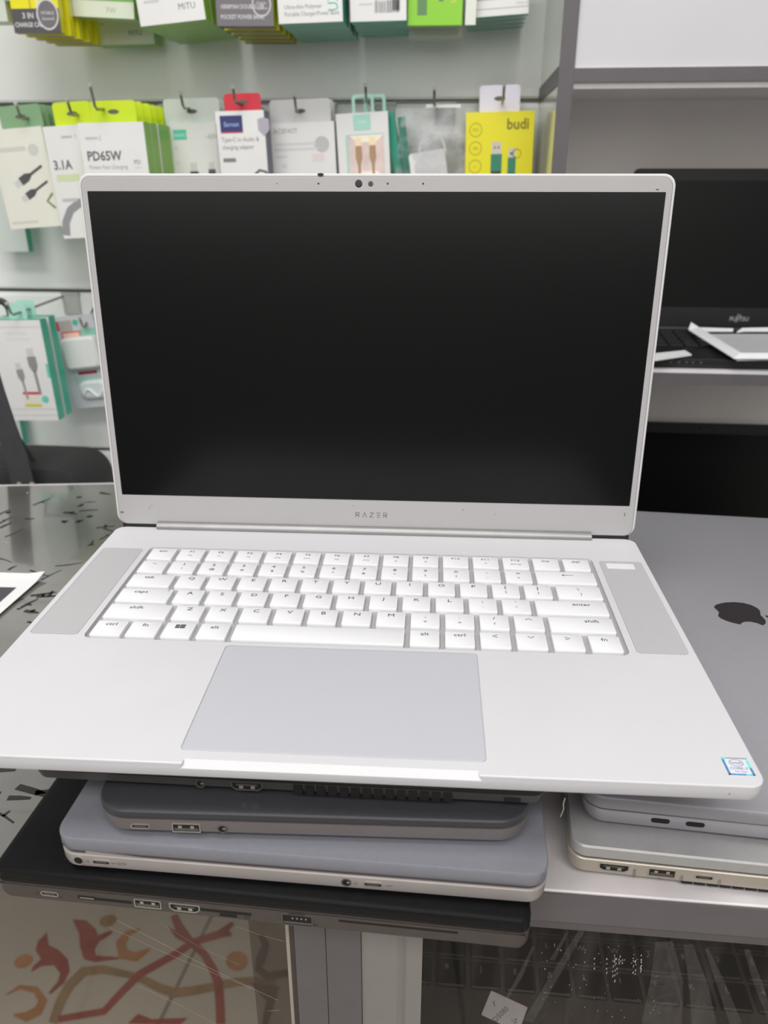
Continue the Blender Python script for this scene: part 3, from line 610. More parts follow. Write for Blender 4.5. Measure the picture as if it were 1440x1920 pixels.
# A: black laptop directly under the white one
AB = mat('black_grey_side', (66, 62, 63), 0.45, var=0.06)
pl, pr = (70, 1466), (1012, 1516)
r, w_ = shut_laptop('black laptop with a row of side vents directly under the white laptop', pl, pr, -24.0, -27.8, 6, 330, 6, [(13, 1.6), (6, 2.2), (2.2, 4.6), (0.6, 10)], [(0.5, 10.5), (0, 11), (0, 14.6), (0.8, 15.4)], AB, BLACKP, gap=(9.9, 10.7), feet=1.4)
f_ = lambda px: at_frac(w_, px, (70, 0), (1012, 0))
port(r, 'jack', f_(388), 6.6, 1.2, rim=TONGUE); port(r, 'hdmi', f_(474), 6.6, 1.2, rim=TONGUE)
for k in range(14):
    x_ = f_(568 + k * 20.7); mb = MB(); mb.box(x_ - 1.9, x_ + 1.9, 0.6, 3.5, 4.2, 9.2); mb.build('vent_slot', CAV, r)
slab(f_(937), f_(966), 5.6, 7.8, 0.5, [(0, 3), (0, 1.0)], seg=2, plane='xz').build('lock_slot', CAV, r)

# right pile: silver laptop with ports, grey laptop on top
HB = mat('champagne_side', (172, 164, 153), 0.35, 0.3, var=0.03); HL = mat('silver_lid', (172, 171, 172), 0.3, 0.35, var=0.03, scale=300, bump=0.08, bscale=4000)
pl, pr = (1069, 1588), (1440, 1630)
r, w_ = shut_laptop('silver laptop with a champagne side of ports under the grey laptop', pl, pr, -65.2, CZ + 0.05, 0, 322, 8, [(9, 2.6), (3, 3.2), (0.8, 5.2), (0.3, 8), (0, 13), (0.4, 13.4)], [(1.2, 13.9), (0.8, 14.3), (0.8, 19.6), (1.4, 20.6)], HB, HL, gap=(13.3, 14.0), feet=3, yaw=-2.4, w_fix=234, anchor='left')
def hx(px, py):   # along the visible side, from a pixel
    q_ = atz(px, py, -74); return (q_ - Vector((r.location.x * 1000, r.location.y * 1000, -74))).dot(Vector((math.cos(r.rotation_euler.z), math.sin(r.rotation_euler.z), 0)))
port(r, 'hdmi', hx(1152, 1625), 9.6, 0.08); port(r, 'usba', hx(1243, 1637), 9.4, 0.08); port(r, 'usbc', hx(1322, 1643), 9.4, 0.08)
P2().text('HDMI', hx(1195, 1630), 7.2, 2.2, rot=math.pi / 2).text('SS<', hx(1284, 1640), 7.6, 2.2, rot=math.pi / 2).text('SS<', hx(1355, 1646), 7.6, 2.2, rot=math.pi / 2).build('pictograms', PICT, r, off=0.1)
for k in range(9):
    x_ = hx(1300 + k * 24, 1662); mb = MB(); mb.box(x_ - 2.4, x_ + 2.4, 1.5, 5.5, 2.9, 4.3); mb.build('vent_slot', CAV, r)
slab(hx(1232, 1660), hx(1270, 1660), 5, 14, 4, [(0.5, 0), (0, 0.5), (0, 3.2)], seg=4).build('rubber_foot', BLACKP, r)

MBM = mat('space_grey_side', (156, 155, 161), 0.3, 0.3, var=0.02); MLM = mat('space_grey_lid', (146, 145, 151), 0.34, 0.2, var=0.02, scale=300, bump=0.06, bscale=4000)
pl, pr = (1097, 1492), (1440, 1536)
r, w_ = shut_laptop('large grey laptop with a dark fruit emblem on its lid, on the silver laptop', pl, pr, -44, -64.4, 0, 358, 10, [(14, 1.0), (7, 1.5), (2.5, 3.8), (0.5, 8), (0, 13.2)], [(0.2, 13.8), (0, 14.3), (0, 19.4), (0.5, 20.4), (1.2, 20.8)], MBM, MLM, gap=(13.1, 13.9, CAV), feet=1.0, yaw=-3.0, w_fix=245.9, anchor='left')
def mx_(px, py):
    q_ = atz(px, py, -54); return (q_ - Vector((r.location.x * 1000, r.location.y * 1000, -54))).dot(Vector((math.cos(r.rotation_euler.z), math.sin(r.rotation_euler.z), 0)))
for px_, py_ in ((1237, 1531), (1302, 1537)): port(r, 'barecell', mx_(px_, py_), 9.8, 0.2)
fruit = [(0, 0.765), (0.10, 0.79), (0.20, 0.80), (0.30, 0.77), (0.375, 0.70), (0.31, 0.63), (0.275, 0.53), (0.285, 0.43), (0.34, 0.355), (0.40, 0.32), (0.36, 0.20), (0.30, 0.10), (0.225, 0.025), (0.15, 0.0), (0.08, 0.025), (0, 0.05), (-0.08, 0.025), (-0.15, 0.0), (-0.225, 0.025), (-0.30, 0.10), (-0.38, 0.25), (-0.42, 0.42), (-0.41, 0.58), (-0.35, 0.70), (-0.25, 0.78), (-0.15, 0.80), (-0.07, 0.785)]
leaf = [(0.0, 0.84), (0.02, 0.93), (0.09, 1.0), (0.17, 1.03), (0.16, 0.95), (0.11, 0.88), (0.04, 0.84)]
lc = atz(1386, 1150, -43.5); a_ = r.rotation_euler.z; dv = lc - Vector((r.location.x * 1000, r.location.y * 1000, lc.z)); lx = dv.x * math.cos(a_) + dv.y * math.sin(a_); ly = -dv.x * math.sin(a_) + dv.y * math.cos(a_)
U = 37.0
q = P2(); q.poly([(lx + (v - 0.40) * U, ly - u * U) for u, v in fruit]); q.poly([(lx + (v - 0.40) * U, ly - u * U) for u, v in leaf])
q.build('emblem', mat('emblem_mirror', (52, 47, 50), 0.06, 0.35, var=0.02, spec=0.6), r, 'xy', 20.86)

# thread of dust fluff hanging by the silver laptop
p0 = atz(1056, 1498, -60); mb = MB(); mb.tube([atz(1059, 1497, -40), atz(1056, 1508, -46), atz(1057, 1516, -52), atz(1051, 1531, -60)], 0.35, 6)
o = W0(mb.build('loose_thread', mat('thread_white', (200, 196, 190), 0.8))); tag(o, 'short pale loose thread hanging between the two laptop piles', 'thread')

# ================================================================== black laptops on the shelf unit
def shelf_laptop(label, x0, x1, zs, yf, yl, ztop, lean, logo=None, paper=False):
    w_ = x1 - x0; r = empty('open_laptop', ((x0 + x1) / 2, yf, zs), (0, 0, 0)); tag(r, label, 'laptop')
    BK = mat('shelf_laptop_black', (19, 19, 21), 0.42, var=0.1, scale=80)
    dp = yl - yf
    mb_ = MB(); 
    o1 = rrect(-w_ / 2, w_ / 2, 0, dp + 14, 6, 0, 5)
    hz = lambda y_: 12 + 12 * y_ / dp
    mb_.loops([[(a, b, 1.2) for a, b in rrect(-w_ / 2, w_ / 2, 0, dp + 14, 6, 3, 5)], [(a, b, 5) for a, b in o1], [(a, b, hz(b) - 1) for a, b in o1], [(a, b, hz(b)) for a, b in rrect(-w_ / 2, w_ / 2, 0, dp + 14, 6, 1, 5)]])
    mb_.build('base', BK, r, smooth=30)
    for sx in (-1, 1):
        for y_ in (14, dp - 6): slab(sx * (w_ / 2 - 24) - 7, sx * (w_ / 2 - 24) + 7, y_ - 4, y_ + 4, 3, [(0, 0), (0, 2)], seg=3).build('rubber_foot', BLACKP, r)
    sl = math.atan2(12, dp)
    KB = mat('shelf_key_black', (34, 34, 37), 0.4, var=0.1); km = slab(-8, 8, -6, 6, 1.2, [(0, -0.4), (0, 1.2), (0.8, 1.8)], seg=2).mesh('key')
    nk = int((w_ - 24) / 18.6)
    for i in range(nk):
        for j in range(5):
            y_ = dp - 18 - j * 14.5
            link('key', km, KB, r, loc=(-w_ / 2 + 12 + 9.3 + i * 18.6, y_, hz(y_)), rot=(sl, 0, 0))
    slab(-45, 45, 14, 50, 3, [(0, 0), (0, 0.4)], seg=3).build('touchpad', KB, r, loc=(0, 0, 12.3), rot=(sl, 0, 0))
    H = ztop - zs - 20
    ld = slab(-w_ / 2, w_ / 2, 0, H, 7, [(0.8, 0), (0, 0.8), (0, 7), (1.5, 9)], seg=6, plane='xz').build('lid', BK, r, loc=(0, dp, 22), rot=(-lean, 0, 0), smooth=35)
    slab(-w_ / 2 + 13, w_ / 2 - 13, 30, H - 14, 0.5, [(0, 0.2), (0, -0.15)], seg=2, plane='xz').build('screen', screen_mat('shelf_screen', (9, 10, 10), 0.3), ld)
    disc('camera_lens', 0, H - 7, 1.5, LENS, ld)
    mb_ = MB(); mb_.tube([(-w_ / 2 + 20, dp + 2, 23), (w_ / 2 - 20, dp + 2, 23)], 4.5, 10); mb_.build('hinge_bar', BLACKP, r)
    return r, ld, H
lx0 = aty(1190, 318, 845).x
r, ld, H = shelf_laptop('black open laptop on the upper shelf with papers lying on its keyboard', lx0, lx0 + 322, 13.5, 704, 838, aty(1330, 319, 846).z, 0.03, True)
LG = mat('logo_silver', (176, 178, 180), 0.3, 0.3)
lg = aty(1386, 598, 838); lu = lg.x - r.location.x * 1000; lv = lg.z - (13.5 + 22)
P2().text('FUJITSU', lu, lv - 2.6, 7.4, 0.95, bold=0.02).ring(lu - 1.6, lv + 4.4, 1.7, 0.5).ring(lu + 1.2, lv + 4.0, 1.3, 0.4).build('brand_lettering', LG, ld, off=-0.12)
q = P2()
for k, px_ in enumerate((1257, 1273, 1287, 1299, 1314)):
    a = aty(px_, 681, 704.2); u = a.x - r.location.x * 1000
    q.stroke([(u - 1.4, 9.2), (u, 7.6), (u + 1.4, 9.2)], 0.5).stroke([(u, 7.6), (u, 6)], 0.5)
q.build('status_icons', ink(120, 120, 122), r, off=-0.1)
shelf_laptop('black open laptop standing on the lower shelf behind the grey laptop', lx0 - 40, lx0 + 300, -320, 704, 838, aty(1330, 797, 846).z, 0.03)

# papers on the upper shelf laptop
def dz(y_): return 13.5 + 12 + 12 * (y_ - 704) / 134 + 2.2
def paper(label, pts, th, m_, name, lift=0.0, cat='paper'):
    P0 = [ (v_.x, v_.y) for v_ in pts]
    cx = sum(a for a, b in P0) / len(P0); cy = sum(b for a, b in P0) / len(P0)
    zz = lambda y_: dz(y_) + lift
    r_ = empty(name, (cx, cy, zz(cy)), (0, 0, 0)); tag(r_, label, cat)
    mb_ = MB(); mb_.loops([[(a - cx, b - cy, zz(b) - zz(cy)) for a, b in P0], [(a - cx, b - cy, zz(b) - zz(cy) + th) for a, b in P0]])
    mb_.build('sheet', m_, r_); return r_, cx, cy
PW = mat('paper_white', (226, 226, 228), 0.5, var=0.02)
paper('small white card lying on the palm rest of the upper shelf laptop', [atz(1222, 661, 31), atz(1284, 657, 31), atz(1297, 664, 30), atz(1226, 671, 30)], 1.6, PW, 'paper_card')
pp = [atz(1382, 674, 31), atz(1460, 674, 31), atz(1460, 622, 40), atz(1316, 622, 40), atz(1292, 621, 40), atz(1294, 607, 44)]
E1 = [atz(1382, 672, 30), atz(1500, 672, 30), atz(1500, 628, 37), atz(1318, 628, 37)]
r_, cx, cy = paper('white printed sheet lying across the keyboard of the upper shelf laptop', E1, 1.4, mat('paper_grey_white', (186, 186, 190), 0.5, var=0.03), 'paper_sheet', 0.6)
mb = MB()   # turned-up borders of the sheet
def strip(a, b, h0, h1, wd):
    a, b = Vector(a), Vector(b)
    mb.loops([[(a.x - cx, a.y - cy, h0), (a.x - cx, a.y - cy, h0 + h1), (a.x - cx, a.y - cy + wd, h0 + h1), (a.x - cx, a.y - cy + wd, h0)], [(b.x - cx, b.y - cy, h0), (b.x - cx, b.y - cy, h0 + h1), (b.x - cx, b.y - cy + wd, h0 + h1), (b.x - cx, b.y - cy + wd, h0)]])
A_, B_, C_, D_ = [(v_.x, v_.y) for v_ in E1]
def rim(pts, mats_, name):
    mb_ = MB(); mb_.loops([[(x - cx, y - cy, z - r_.location.z * 1000 + ZOFF) for x, y, z in pts], [(x - cx, y - cy + 1.2, z - r_.location.z * 1000 + ZOFF + 1.2) for x, y, z in pts]]); mb_.build(name, mats_, r_)
g3 = lambda px, py, y_: tuple(aty(px, py, y_))
rim([g3(1296, 606, D_[1] - 2), g3(1291, 619, D_[1] - 6), g3(1376, 673, A_[1] - 2), g3(1392, 665, A_[1] + 4), g3(1312, 622, D_[1] + 1), g3(1310, 615, D_[1])], PW, 'turned_edge')
rim([g3(1310, 616, D_[1] + 3), g3(1309, 622, D_[1] + 3), g3(1374, 622, D_[1] + 3), g3(1375, 618, D_[1] + 3)], PW, 'turned_edge')
rim([g3(1382, 624, D_[1] + 3), g3(1394, 622, D_[1] + 3), g3(1500, 622, D_[1] + 3), g3(1500, 615, D_[1] + 3), g3(1392, 617, D_[1] + 3)], PW, 'turned_edge')
rim([g3(1378, 673, A_[1] - 1), g3(1500, 673, A_[1] - 1), g3(1500, 664, A_[1] + 2), g3(1388, 664, A_[1] + 2)], PW, 'turned_edge')

# dark laptop inside the right-hand case, seen through the dirty pane
r = empty('display_laptop', (170, 60, -306)); tag(r, 'dark laptop keyboard lying inside the counter behind the dirty glass', 'laptop')
slab(-150, 190, 0, 230, 6, [(2, 0), (0, 2), (0, 14), (1, 15)], seg=4).build('base', mat('case_laptop', (84, 80, 78), 0.4, var=0.1), r)
km = slab(-10.5, 10.5, -10, 10, 1.5, [(0, 15), (0, 17), (1, 17.6)], seg=2).mesh('key'); KB2 = mat('case_key', (22, 21, 21), 0.4, var=0.1)
for i in range(14):
    for j in range(6):
        link('key', km, KB2, r, loc=(-136 + i * 24, 70 + j * 23, 0))
kl = P2()
for i in range(14):
    for j in range(6): kl.text(random.choice('QWERTYUIOPASDFGHJKL1234567890'), -139 + i * 24, 72 + j * 23, 6)
kl.build('key_legends', ink(150, 148, 144), r, 'xy', 17.7)

# ================================================================== left: bag and paper card
bag = empty('shoulder_bag', (-520, 640, -322)); tag(bag, 'black shoulder bag with a wide strap standing on the wall ledge', 'bag')
BG = mat('bag_fabric', (34, 34, 36), 0.8, var=0.15, scale=90, bump=0.5, bscale=1500); BG2 = mat('bag_strap', (52, 53, 56), 0.7, var=0.1, scale=60, bump=0.5, bscale=1200)
bt = aty(100, 866, 620).z + 322; bx = aty(170, 900, 620).x + 520
slab(-260, bx, 0, bt, 34, [(12, -44), (3, -40), (0, -30), (0, 40), (4, 52), (12, 56)], seg=8, plane='xz').build('body', BG, bag, smooth=40)
slab(-250, bx - 12, 6, bt * 0.62, 20, [(6, -54), (0, -50), (0, -42)], seg=6, plane='xz').build('front_pocket', BG2, bag, smooth=40)
def bp(px, py, y_): v_ = aty(px, py, y_); return (v_.x + 520, v_.y - 640, v_.z + 322)
def ribbon(pts, wds, th, name, m_):
    mb_ = MB(); lp = []
    for i, p_ in enumerate(pts):
        d = (Vector(pts[min(i + 1, len(pts) - 1)]) - Vector(pts[max(i - 1, 0)])).normalized(); n = d.cross(Vector((0, 1, 0))).normalized() * wds[i] / 2; t_ = Vector((0, th / 2, 0)); p_ = Vector(p_)
        lp.append([p_ + n + t_, p_ - n + t_, p_ - n - t_, p_ + n - t_])
    mb_.loops(lp); mb_.build(name, m_, bag)
ribbon([bp(-40, 640, 585), bp(-12, 735, 578), bp(10, 800, 576), bp(32, 860, 575), bp(48, 925, 575)], [26, 26, 26, 27, 28], 3, 'strap', BG2)
ribbon([bp(-15, 760, 630), bp(25, 820, 625), bp(58, 870, 620)], [16, 16, 16], 3, 'strap', BG)
for px_ in (36, 60):
    mb = MB(); a = bp(px_, 905, 572); b = bp(px_, 935, 572); mb.tube([a, b], 2.6, 8); mb.build('buckle', mat('buckle_silver', (196, 194, 188), 0.3, 0.5), bag)

n_ = 10; mb = MB(); X0, X1, Y0, Y1 = -425, -290, 175, 303
def ph(x, y):
    t = max(0, (x + 306) / 16) ** 2 * 2.5 + max(0, (y - 286) / 17) ** 2 * 2.5
    return 0.9 + t
top = [[(X0 + (X1 - X0) * i / n_ - (8 if True else 0) * (1 - j / n_) * i / n_, Y0 + (Y1 - Y0) * j / n_ - 3 * (1 - i / n_)) for j in range(n_ + 1)] for i in range(n_ + 1)]
vs_ = []; fs_ = []
for k, dz_ in enumerate((0.0, 0.35)):
    for i in range(n_ + 1):
        for j in range(n_ + 1): x, y = top[i][j]; vs_.append((x, y, ph(x, y) + dz_))
N1 = n_ + 1; K = N1 * N1
for i in range(n_):
    for j in range(n_):
        a, b, c, d = i * N1 + j, (i + 1) * N1 + j, (i + 1) * N1 + j + 1, i * N1 + j + 1
        fs_ += [(d, c, b, a), (K + a, K + b, K + c, K + d)]
for i in range(n_):
    fs_ += [(i * N1, (i + 1) * N1, K + (i + 1) * N1, K + i * N1), ((i + 1) * N1 + n_, i * N1 + n_, K + i * N1 + n_, K + (i + 1) * N1 + n_), (i + 1, i, K + i, K + i + 1), (n_ * N1 + i, n_ * N1 + i + 1, K + n_ * N1 + i + 1, K + n_ * N1 + i)]
mb.add(vs_, fs_)
crd = empty('picture_card', (-360, 240, CZ + 0.5)); tag(crd, 'white curled card with a dark picture on the worn counter cover', 'card')
o = mb.build('card', PW, crd, smooth=40); o.location = Vector((0.36, -0.24, -0.0005))
cp = [atz(x, y, CZ + 1.7) for x, y in ((31, 1101), (-90, 1098), (-140, 1190), (-35, 1160))]
q = P2().poly([(v_.x + 360, v_.y - 240) for v_ in cp]); q.build('picture', mat('picture_dark', (58, 58, 64), 0.4, var=0.1), crd, 'xy', 1.0)

# ================================================================== goods hanging on the slatwall
RAIL2, RAIL3, RAIL1 = 316.0, 63.5, 568.5
def pack(name, label, a_px, b_px, Y, h, depth, front, side, bottom=None, cat='box', group=None, at_bottom=False, tagc=None, tag_u=0.5, tag_w=42, tag_h=26, corner=0):
    a, b = aty(*a_px, Y), aty(*b_px, Y); w_ = (b - a).length; roll = math.atan2(b.z - a.z, b.x - a.x)
    base_ = a if at_bottom else a - Vector((-math.sin(roll), 0, math.cos(roll))) * h
    r = empty(name, base_, (0, -roll, 0)); tag(r, label, cat, group)
    mb_ = MB(); mb_.box(0, w_, 0, depth, 0, h, 0, mfront=1, mbot=2); mb_.build('carton', [side, front, bottom or side], r)
    if tagc is not None:
        tg = slab(w_ * tag_u - tag_w / 2, w_ * tag_u + tag_w / 2, h - 2, h + tag_h, 4, [(0, depth * 0.5 - 0.5), (0, depth * 0.5 + 0.5)], seg=3, plane='xz').build('hang_tag', tagc, r)
        P2().ell(w_ * tag_u, h + tag_h * 0.5, 7, 2.6).build('hang_hole', mat('hole_shade', (96, 98, 84), .7), tg, off=depth * 0.5 - 0.65)
    r['w'] = w_; r['h'] = h
    return r, w_, h
def stack_behind(src, n, dy, label, group, sag=0.0):
    """plainer copies hanging behind the front one on the same hook"""
    for k in range(1, n + 1):
        c = src.copy(); COL.objects.link(c); c.location = src.location + Vector((random.uniform(-0.0012, 0.0012), dy * k / 1000, sag * k / 1000)); tag(c, ('first', 'second', 'third', 'fourth', 'fifth', 'sixth')[k - 1] + ' ' + label, src['category'], group)
        for ch in src.children:
            if ch.name.split('.')[0] in ('carton', 'hang_tag', 'hanger_loop'):
                d = ch.copy(); COL.objects.link(d); d.parent = c
                for g_ in ch.children:
                    e = g_.copy(); COL.objects.link(e); e.parent = d
HN = ['box with the pair of dark plugs', '3.1A box', 'PD65W box', '60W box', 'red-tagged adapter box', 'box with the white header card', 'window box with the mint hanger', 'clear adapter bag', 'yellow budi box', 'yellow 3 IN 1 box', 'pale rounded blister pack', 'deep-set white and green box', 'green-topped blister pack', 'tilted white and green box', 'pocket power bank box', 'white Power Bank box', 'barcode box', 'bright green cable pack', 'fine print box', 'grey plug pair box', 'charger blister pack']
HOOKG = 'steel display hooks on the slatwall'
PLATE = mat('hook_plate_grey', (182, 183, 179), 0.4, 0.0, var=0.05)
def hook(x, Yf, z, rail, plate=0, tip=16, what=None):
    r = empty('display_hook', (x, 928, rail - 8)); tag(r, 'steel slatwall hook holding the ' + HN.pop(0), 'hook', HOOKG)
    dz_ = z - (rail - 8); Lf = Yf - 928
    mb_ = MB(); mb_.tube([(0, -1, 0), (0, Lf * 0.5, dz_ * 0.5), (0, Lf - 2, dz_), (0, Lf - 7, dz_ + 3), (0, Lf - 13, dz_ + tip)], 1.7, 8); mb_.build('rod', STEEL, r, smooth=40)
    mb_ = MB(); mb_.tube([(0, Lf - 12.6, dz_ + tip - 1), (0, Lf - 13.6, dz_ + tip + 1.5)], 2.4, 8); mb_.build('tip_cap', mat('hook_tip', (205, 202, 192), .3, .4), r)
    mb_ = MB(); mb_.box(-13 + plate, 13 + plate, -4, -0.5, -26, 4); mb_.box(-14 + plate, 14 + plate, -5.5, -0.5, 3, 6); mb_.build('plate', PLATE, r)
    return r
def usb(par, u, v, s, ang, cm, cb, wire=None, wl=20, metal=(206, 206, 204)):
    """flat print of a plug seen from above: metal head, body, strain relief, wire"""
    c, q_ = math.cos(ang), math.sin(ang); T = lambda pts: [(u + (x * c - y * q_) * s, v + (x * q_ + y * c) * s) for x, y in pts]
    P2().poly(T([(-2.6, 0), (2.6, 0), (2.6, 6), (-2.6, 6)])).build('plug_picture', ink(*metal), par, off=-0.2)
    P2().poly(T([(-3.4, 0), (-3.4, -7), (-1.6, -11), (1.6, -11), (3.4, -7), (3.4, 0)])).poly(T([(-1.1, -10.5), (-1.1, -10.5 - wl), (1.1, -10.5 - wl), (1.1, -10.5)])).build('cable_picture', ink(*cb), par, off=-0.22)
def lines(par, spec, rgb, name='small_print'):
    q_ = P2()
    for u0, u1, v, t in spec: q_.rect(u0, u1, v, v + t)
    o_ = q_.build(name, ink(*rgb), par, off=-0.18); o_['kind'] = 'stuff'
CWH = card(228, 227, 226); CIV = card(226, 226, 214); YG = card(204, 224, 40); GRN = card(132, 190, 62); TEAL = card(48, 168, 140); MINT = card(176, 222, 208)
YEL = card(232, 222, 34); DGR = card(84, 82, 84)

# ---- middle row, left to right
r, w_, h = pack('cable_box', 'white cable box with a printed pair of dark plugs and a dull green tag', (-24, 245), (77, 236), 800, 118, 14, CIV, card(196, 208, 176), tagc=card(132, 168, 128), tag_u=0.62, tag_w=56)
usb(r, w_ * 0.40, 56, 1.5, 2.05, 0, (84, 82, 82), wl=14); usb(r, w_ * 0.46, 38, 1.35, 2.05, 0, (84, 82, 82), wl=16)
lines(r, [(2, 45, 92, 5), (4, 40, 6, 3)], (206, 206, 196)); P2().text('OT', 5, 104, 6).build('lettering', ink(150, 150, 140), r)
P2().ell(w_ * 0.76, 92, 7, 7).build('badge', ink(204, 204, 198), r); P2().stroke([(w_ - 4, 40), (w_ - 13, 31), (w_ - 4, 22)], 3.2).build('chevron', ink(128, 140, 84), r)
stack_behind(r, 4, 16, 'white cable box back behind the one with the pair of dark plugs', 'boxes behind the plug pair box')
hook(r.location.x * 1000 + w_ * 0.62, 795, r.location.z * 1000 - ZOFF + h + 12, RAIL2, 22)
r, w_, h = pack('cable_box', 'white box printed 3.1A with a thick grey cable and a lime tag', (79, 238), (172, 232), 785, 131, 14, CWH, card(210, 222, 190), tagc=YG, tag_u=0.6, tag_w=48)
P2().text('3.1A', 5, 82, 15, 0.85, 'LEFT', bold=0.025).build('lettering', ink(98, 98, 100), r); P2().rect(6, 36, 68, 76).build('label_strip', ink(206, 218, 176), r)
P2().text('xxxoo  [', 22, 117, 5.5, 1.0, 'LEFT').build('lettering', ink(120, 112, 110), r)
P2().rect(44, 56, 90, 102).build('plug_picture', ink(214, 214, 212), r); P2().poly([(44, 90), (56, 90), (56, 60), (47, 68)]).build('cable_picture', ink(140, 140, 142), r)
P2().stroke([(4, 4), (7, 20), (16, 34), (30, 42), (48, 45)], [11, 10, 10, 10, 10]).build('cable_picture', ink(146, 146, 150), r); lines(r, [(8, 28, 30 + 14, 4)], (190, 188, 188))
stack_behind(r, 3, 17, 'white box back behind the 3.1A box', 'boxes behind the 3.1A box')
hook(r.location.x * 1000 + w_ * 0.6, 780, r.location.z * 1000 - ZOFF + h + 12, RAIL2, 20)
r, w_, h = pack('charger_box', 'white box printed PD65W with green sides and a lime tag', (145, 231), (268, 228), 755, 128, 22, CWH, GRN, tagc=YG, tag_u=0.52, tag_w=56, tag_h=24)
P2().text('PD65W', 6, 87, 14.5, 0.9, 'LEFT', bold=0.025).build('lettering', ink(92, 92, 94), r); P2().text('Power Fast Charging', 7, 77.5, 6, 0.95, 'LEFT').build('lettering', ink(150, 150, 152), r)
lines(r, [(8, 36, 68, 2.2), (8, 42, 63, 2.2)], (206, 206, 206)); P2().text('xxxoo [', 7, 110, 6, 1.0, 'LEFT').build('lettering', ink(140, 128, 128), r)
for v, t in ((82, 'PD'), (54, '100')): P2().text(t, w_ - 13, v, 7).text('-----', w_ - 13, v - 5, 5).build('badge', ink(120, 120, 122), r)
stack_behind(r, 6, 23.5, 'green-sided box back behind the PD65W box', 'boxes behind the PD65W box')
hook(r.location.x * 1000 + w_ * 0.35, 748, r.location.z * 1000 - ZOFF + h + 14, RAIL2, 26, 24)
r, w_, h = pack('cable_box', 'white box printed 60W with a mint logo and two dark plugs', (314, 234), (404, 231), 850, 118, 16, CWH, card(206, 222, 216), tagc=card(214, 220, 214), tag_u=0.5, tag_w=74, tag_h=30)
P2().rect(6, 24, 100, 112).build('logo', ink(92, 200, 172), r); P2().text('WiWU', 15, 103, 6.5, 0.9).build('lettering', ink(206, 238, 228), r, off=-0.25); P2().text('~60W', 58, 100, 9, 0.9).build('lettering', ink(168, 168, 170), r)
usb(r, 29, 62, 1.7, 0, 0, (78, 78, 80)); usb(r, 53, 64, 1.4, 0, 0, (88, 88, 90)); lines(r, [(6, 10, 88, 4), (6, 10, 70, 4), (6, 10, 56, 4)], (216, 216, 218))
stack_behind(r, 2, 19, 'white box back behind the 60W box', 'boxes behind the 60W box'); hook(r.location.x * 1000 + w_ * 0.4, 840, r.location.z * 1000 - ZOFF + h + 18, RAIL2, 24)
r, w_, h = pack('adapter_box', 'white Type-C audio adapter box with a blue logo under a red tag', (403, 209), (494, 206), 800, 124, 30, CWH, card(70, 76, 96), tagc=card(214, 48, 66), tag_u=0.52, tag_w=46, tag_h=20)
P2().rect(5, 33, 101, 119).build('logo', ink(52, 58, 112), r); P2().rect(5, 33, 99.5, 101).build('logo', ink(200, 60, 70), r); P2().text('Earnest', 19, 107, 7, 0.9, bold=0.02).build('lettering', ink(150, 170, 220), r, off=-0.25)
P2().text('Type-C to Audio &', 5, 90, 7.0, 0.86, 'LEFT').text('charging adapter', 5, 81.5, 7.0, 0.86, 'LEFT').build('lettering', ink(120, 116, 124), r)
P2().poly([(52, 114), (58, 116), (66, 114), (66, 102), (59, 95), (52, 102)]).build('badge', ink(176, 170, 184), r); P2().rect(5, 21, 67, 71.5).build('pill', ink(130, 128, 130), r)
P2().stroke([(36, 38), (41, 50), (50, 57), (58, 55), (62, 44), (58, 28)], 3).poly([(20, 24), (22, 34), (34, 38), (46, 34), (50, 24)]).build('adapter_picture', ink(92, 90, 92), r)
hook(r.location.x * 1000 + w_ * 0.45, 792, r.location.z * 1000 - ZOFF + h + 8, RAIL2, -18)
r, w_, h = pack('cable_box', 'white box with one dark plug and a grey round badge under a header card', (503, 232), (626, 227), 845, 116, 18, CWH, card(196, 194, 196), tagc=card(212, 211, 212), tag_u=0.48, tag_w=78, tag_h=27)
P2().text('ACEFAST', 6, 104, 8, 0.95, 'LEFT').build('lettering', ink(150, 150, 154), r); P2().ell(w_ - 17, 90, 9.5).build('badge', ink(190, 188, 192), r); lines(r, [(6, 60, 90, 3), (6, 62, 84, 3), (6, 22, 76, 2), (14, 20, 64, 4), (14, 20, 50, 4)], (212, 210, 214)); lines(r, [(54, 70, 70, 9)], (224, 212, 216))
usb(r, 38, 50, 1.5, math.pi / 2, 0, (96, 94, 98), wl=22, metal=(216, 214, 216))
stack_behind(r, 2, 21, 'white box back behind the single dark plug box', 'boxes behind the single plug box'); hook(r.location.x * 1000 + w_ * 0.42, 838, r.location.z * 1000 - ZOFF + h + 14, RAIL2, 24)
# window box with teal backs
r, w_, h = pack('cable_box', 'white window box with two gold plugs and a clear mint hanger', (629, 214), (727, 208), 850, 118, 16, CWH, TEAL, tagc=None)
P2().rect(14, 60, 40, 92).build('window', mat('window_pearl', (226, 206, 202), 0.15, var=0.12, scale=50), r, off=-0.16); P2().rect(11, 14, 44, 92).rect(12, 60, 92, 93.5).build('window_edge', ink(170, 214, 202), r)
for u in (27, 45): P2().poly([(u - 4, 80), (u + 4, 80), (u + 4.5, 66), (u + 2, 58), (u + 1.3, 42), (u - 1.3, 42), (u - 2, 58), (u - 4.5, 66)]).build('plug_picture', ink(176, 142, 112), r, off=-0.24); P2().rect(u - 4, u + 4, 80, 90).build('plug_picture', ink(246, 226, 186), r, off=-0.24)
for pts_ in ([(16, 92), (60, 92), (50, 84), (26, 84)], [(14, 40), (60, 40), (50, 50), (28, 50)]): P2().poly(pts_).build('window_glint', ink(250, 240, 222), r, off=-0.2)
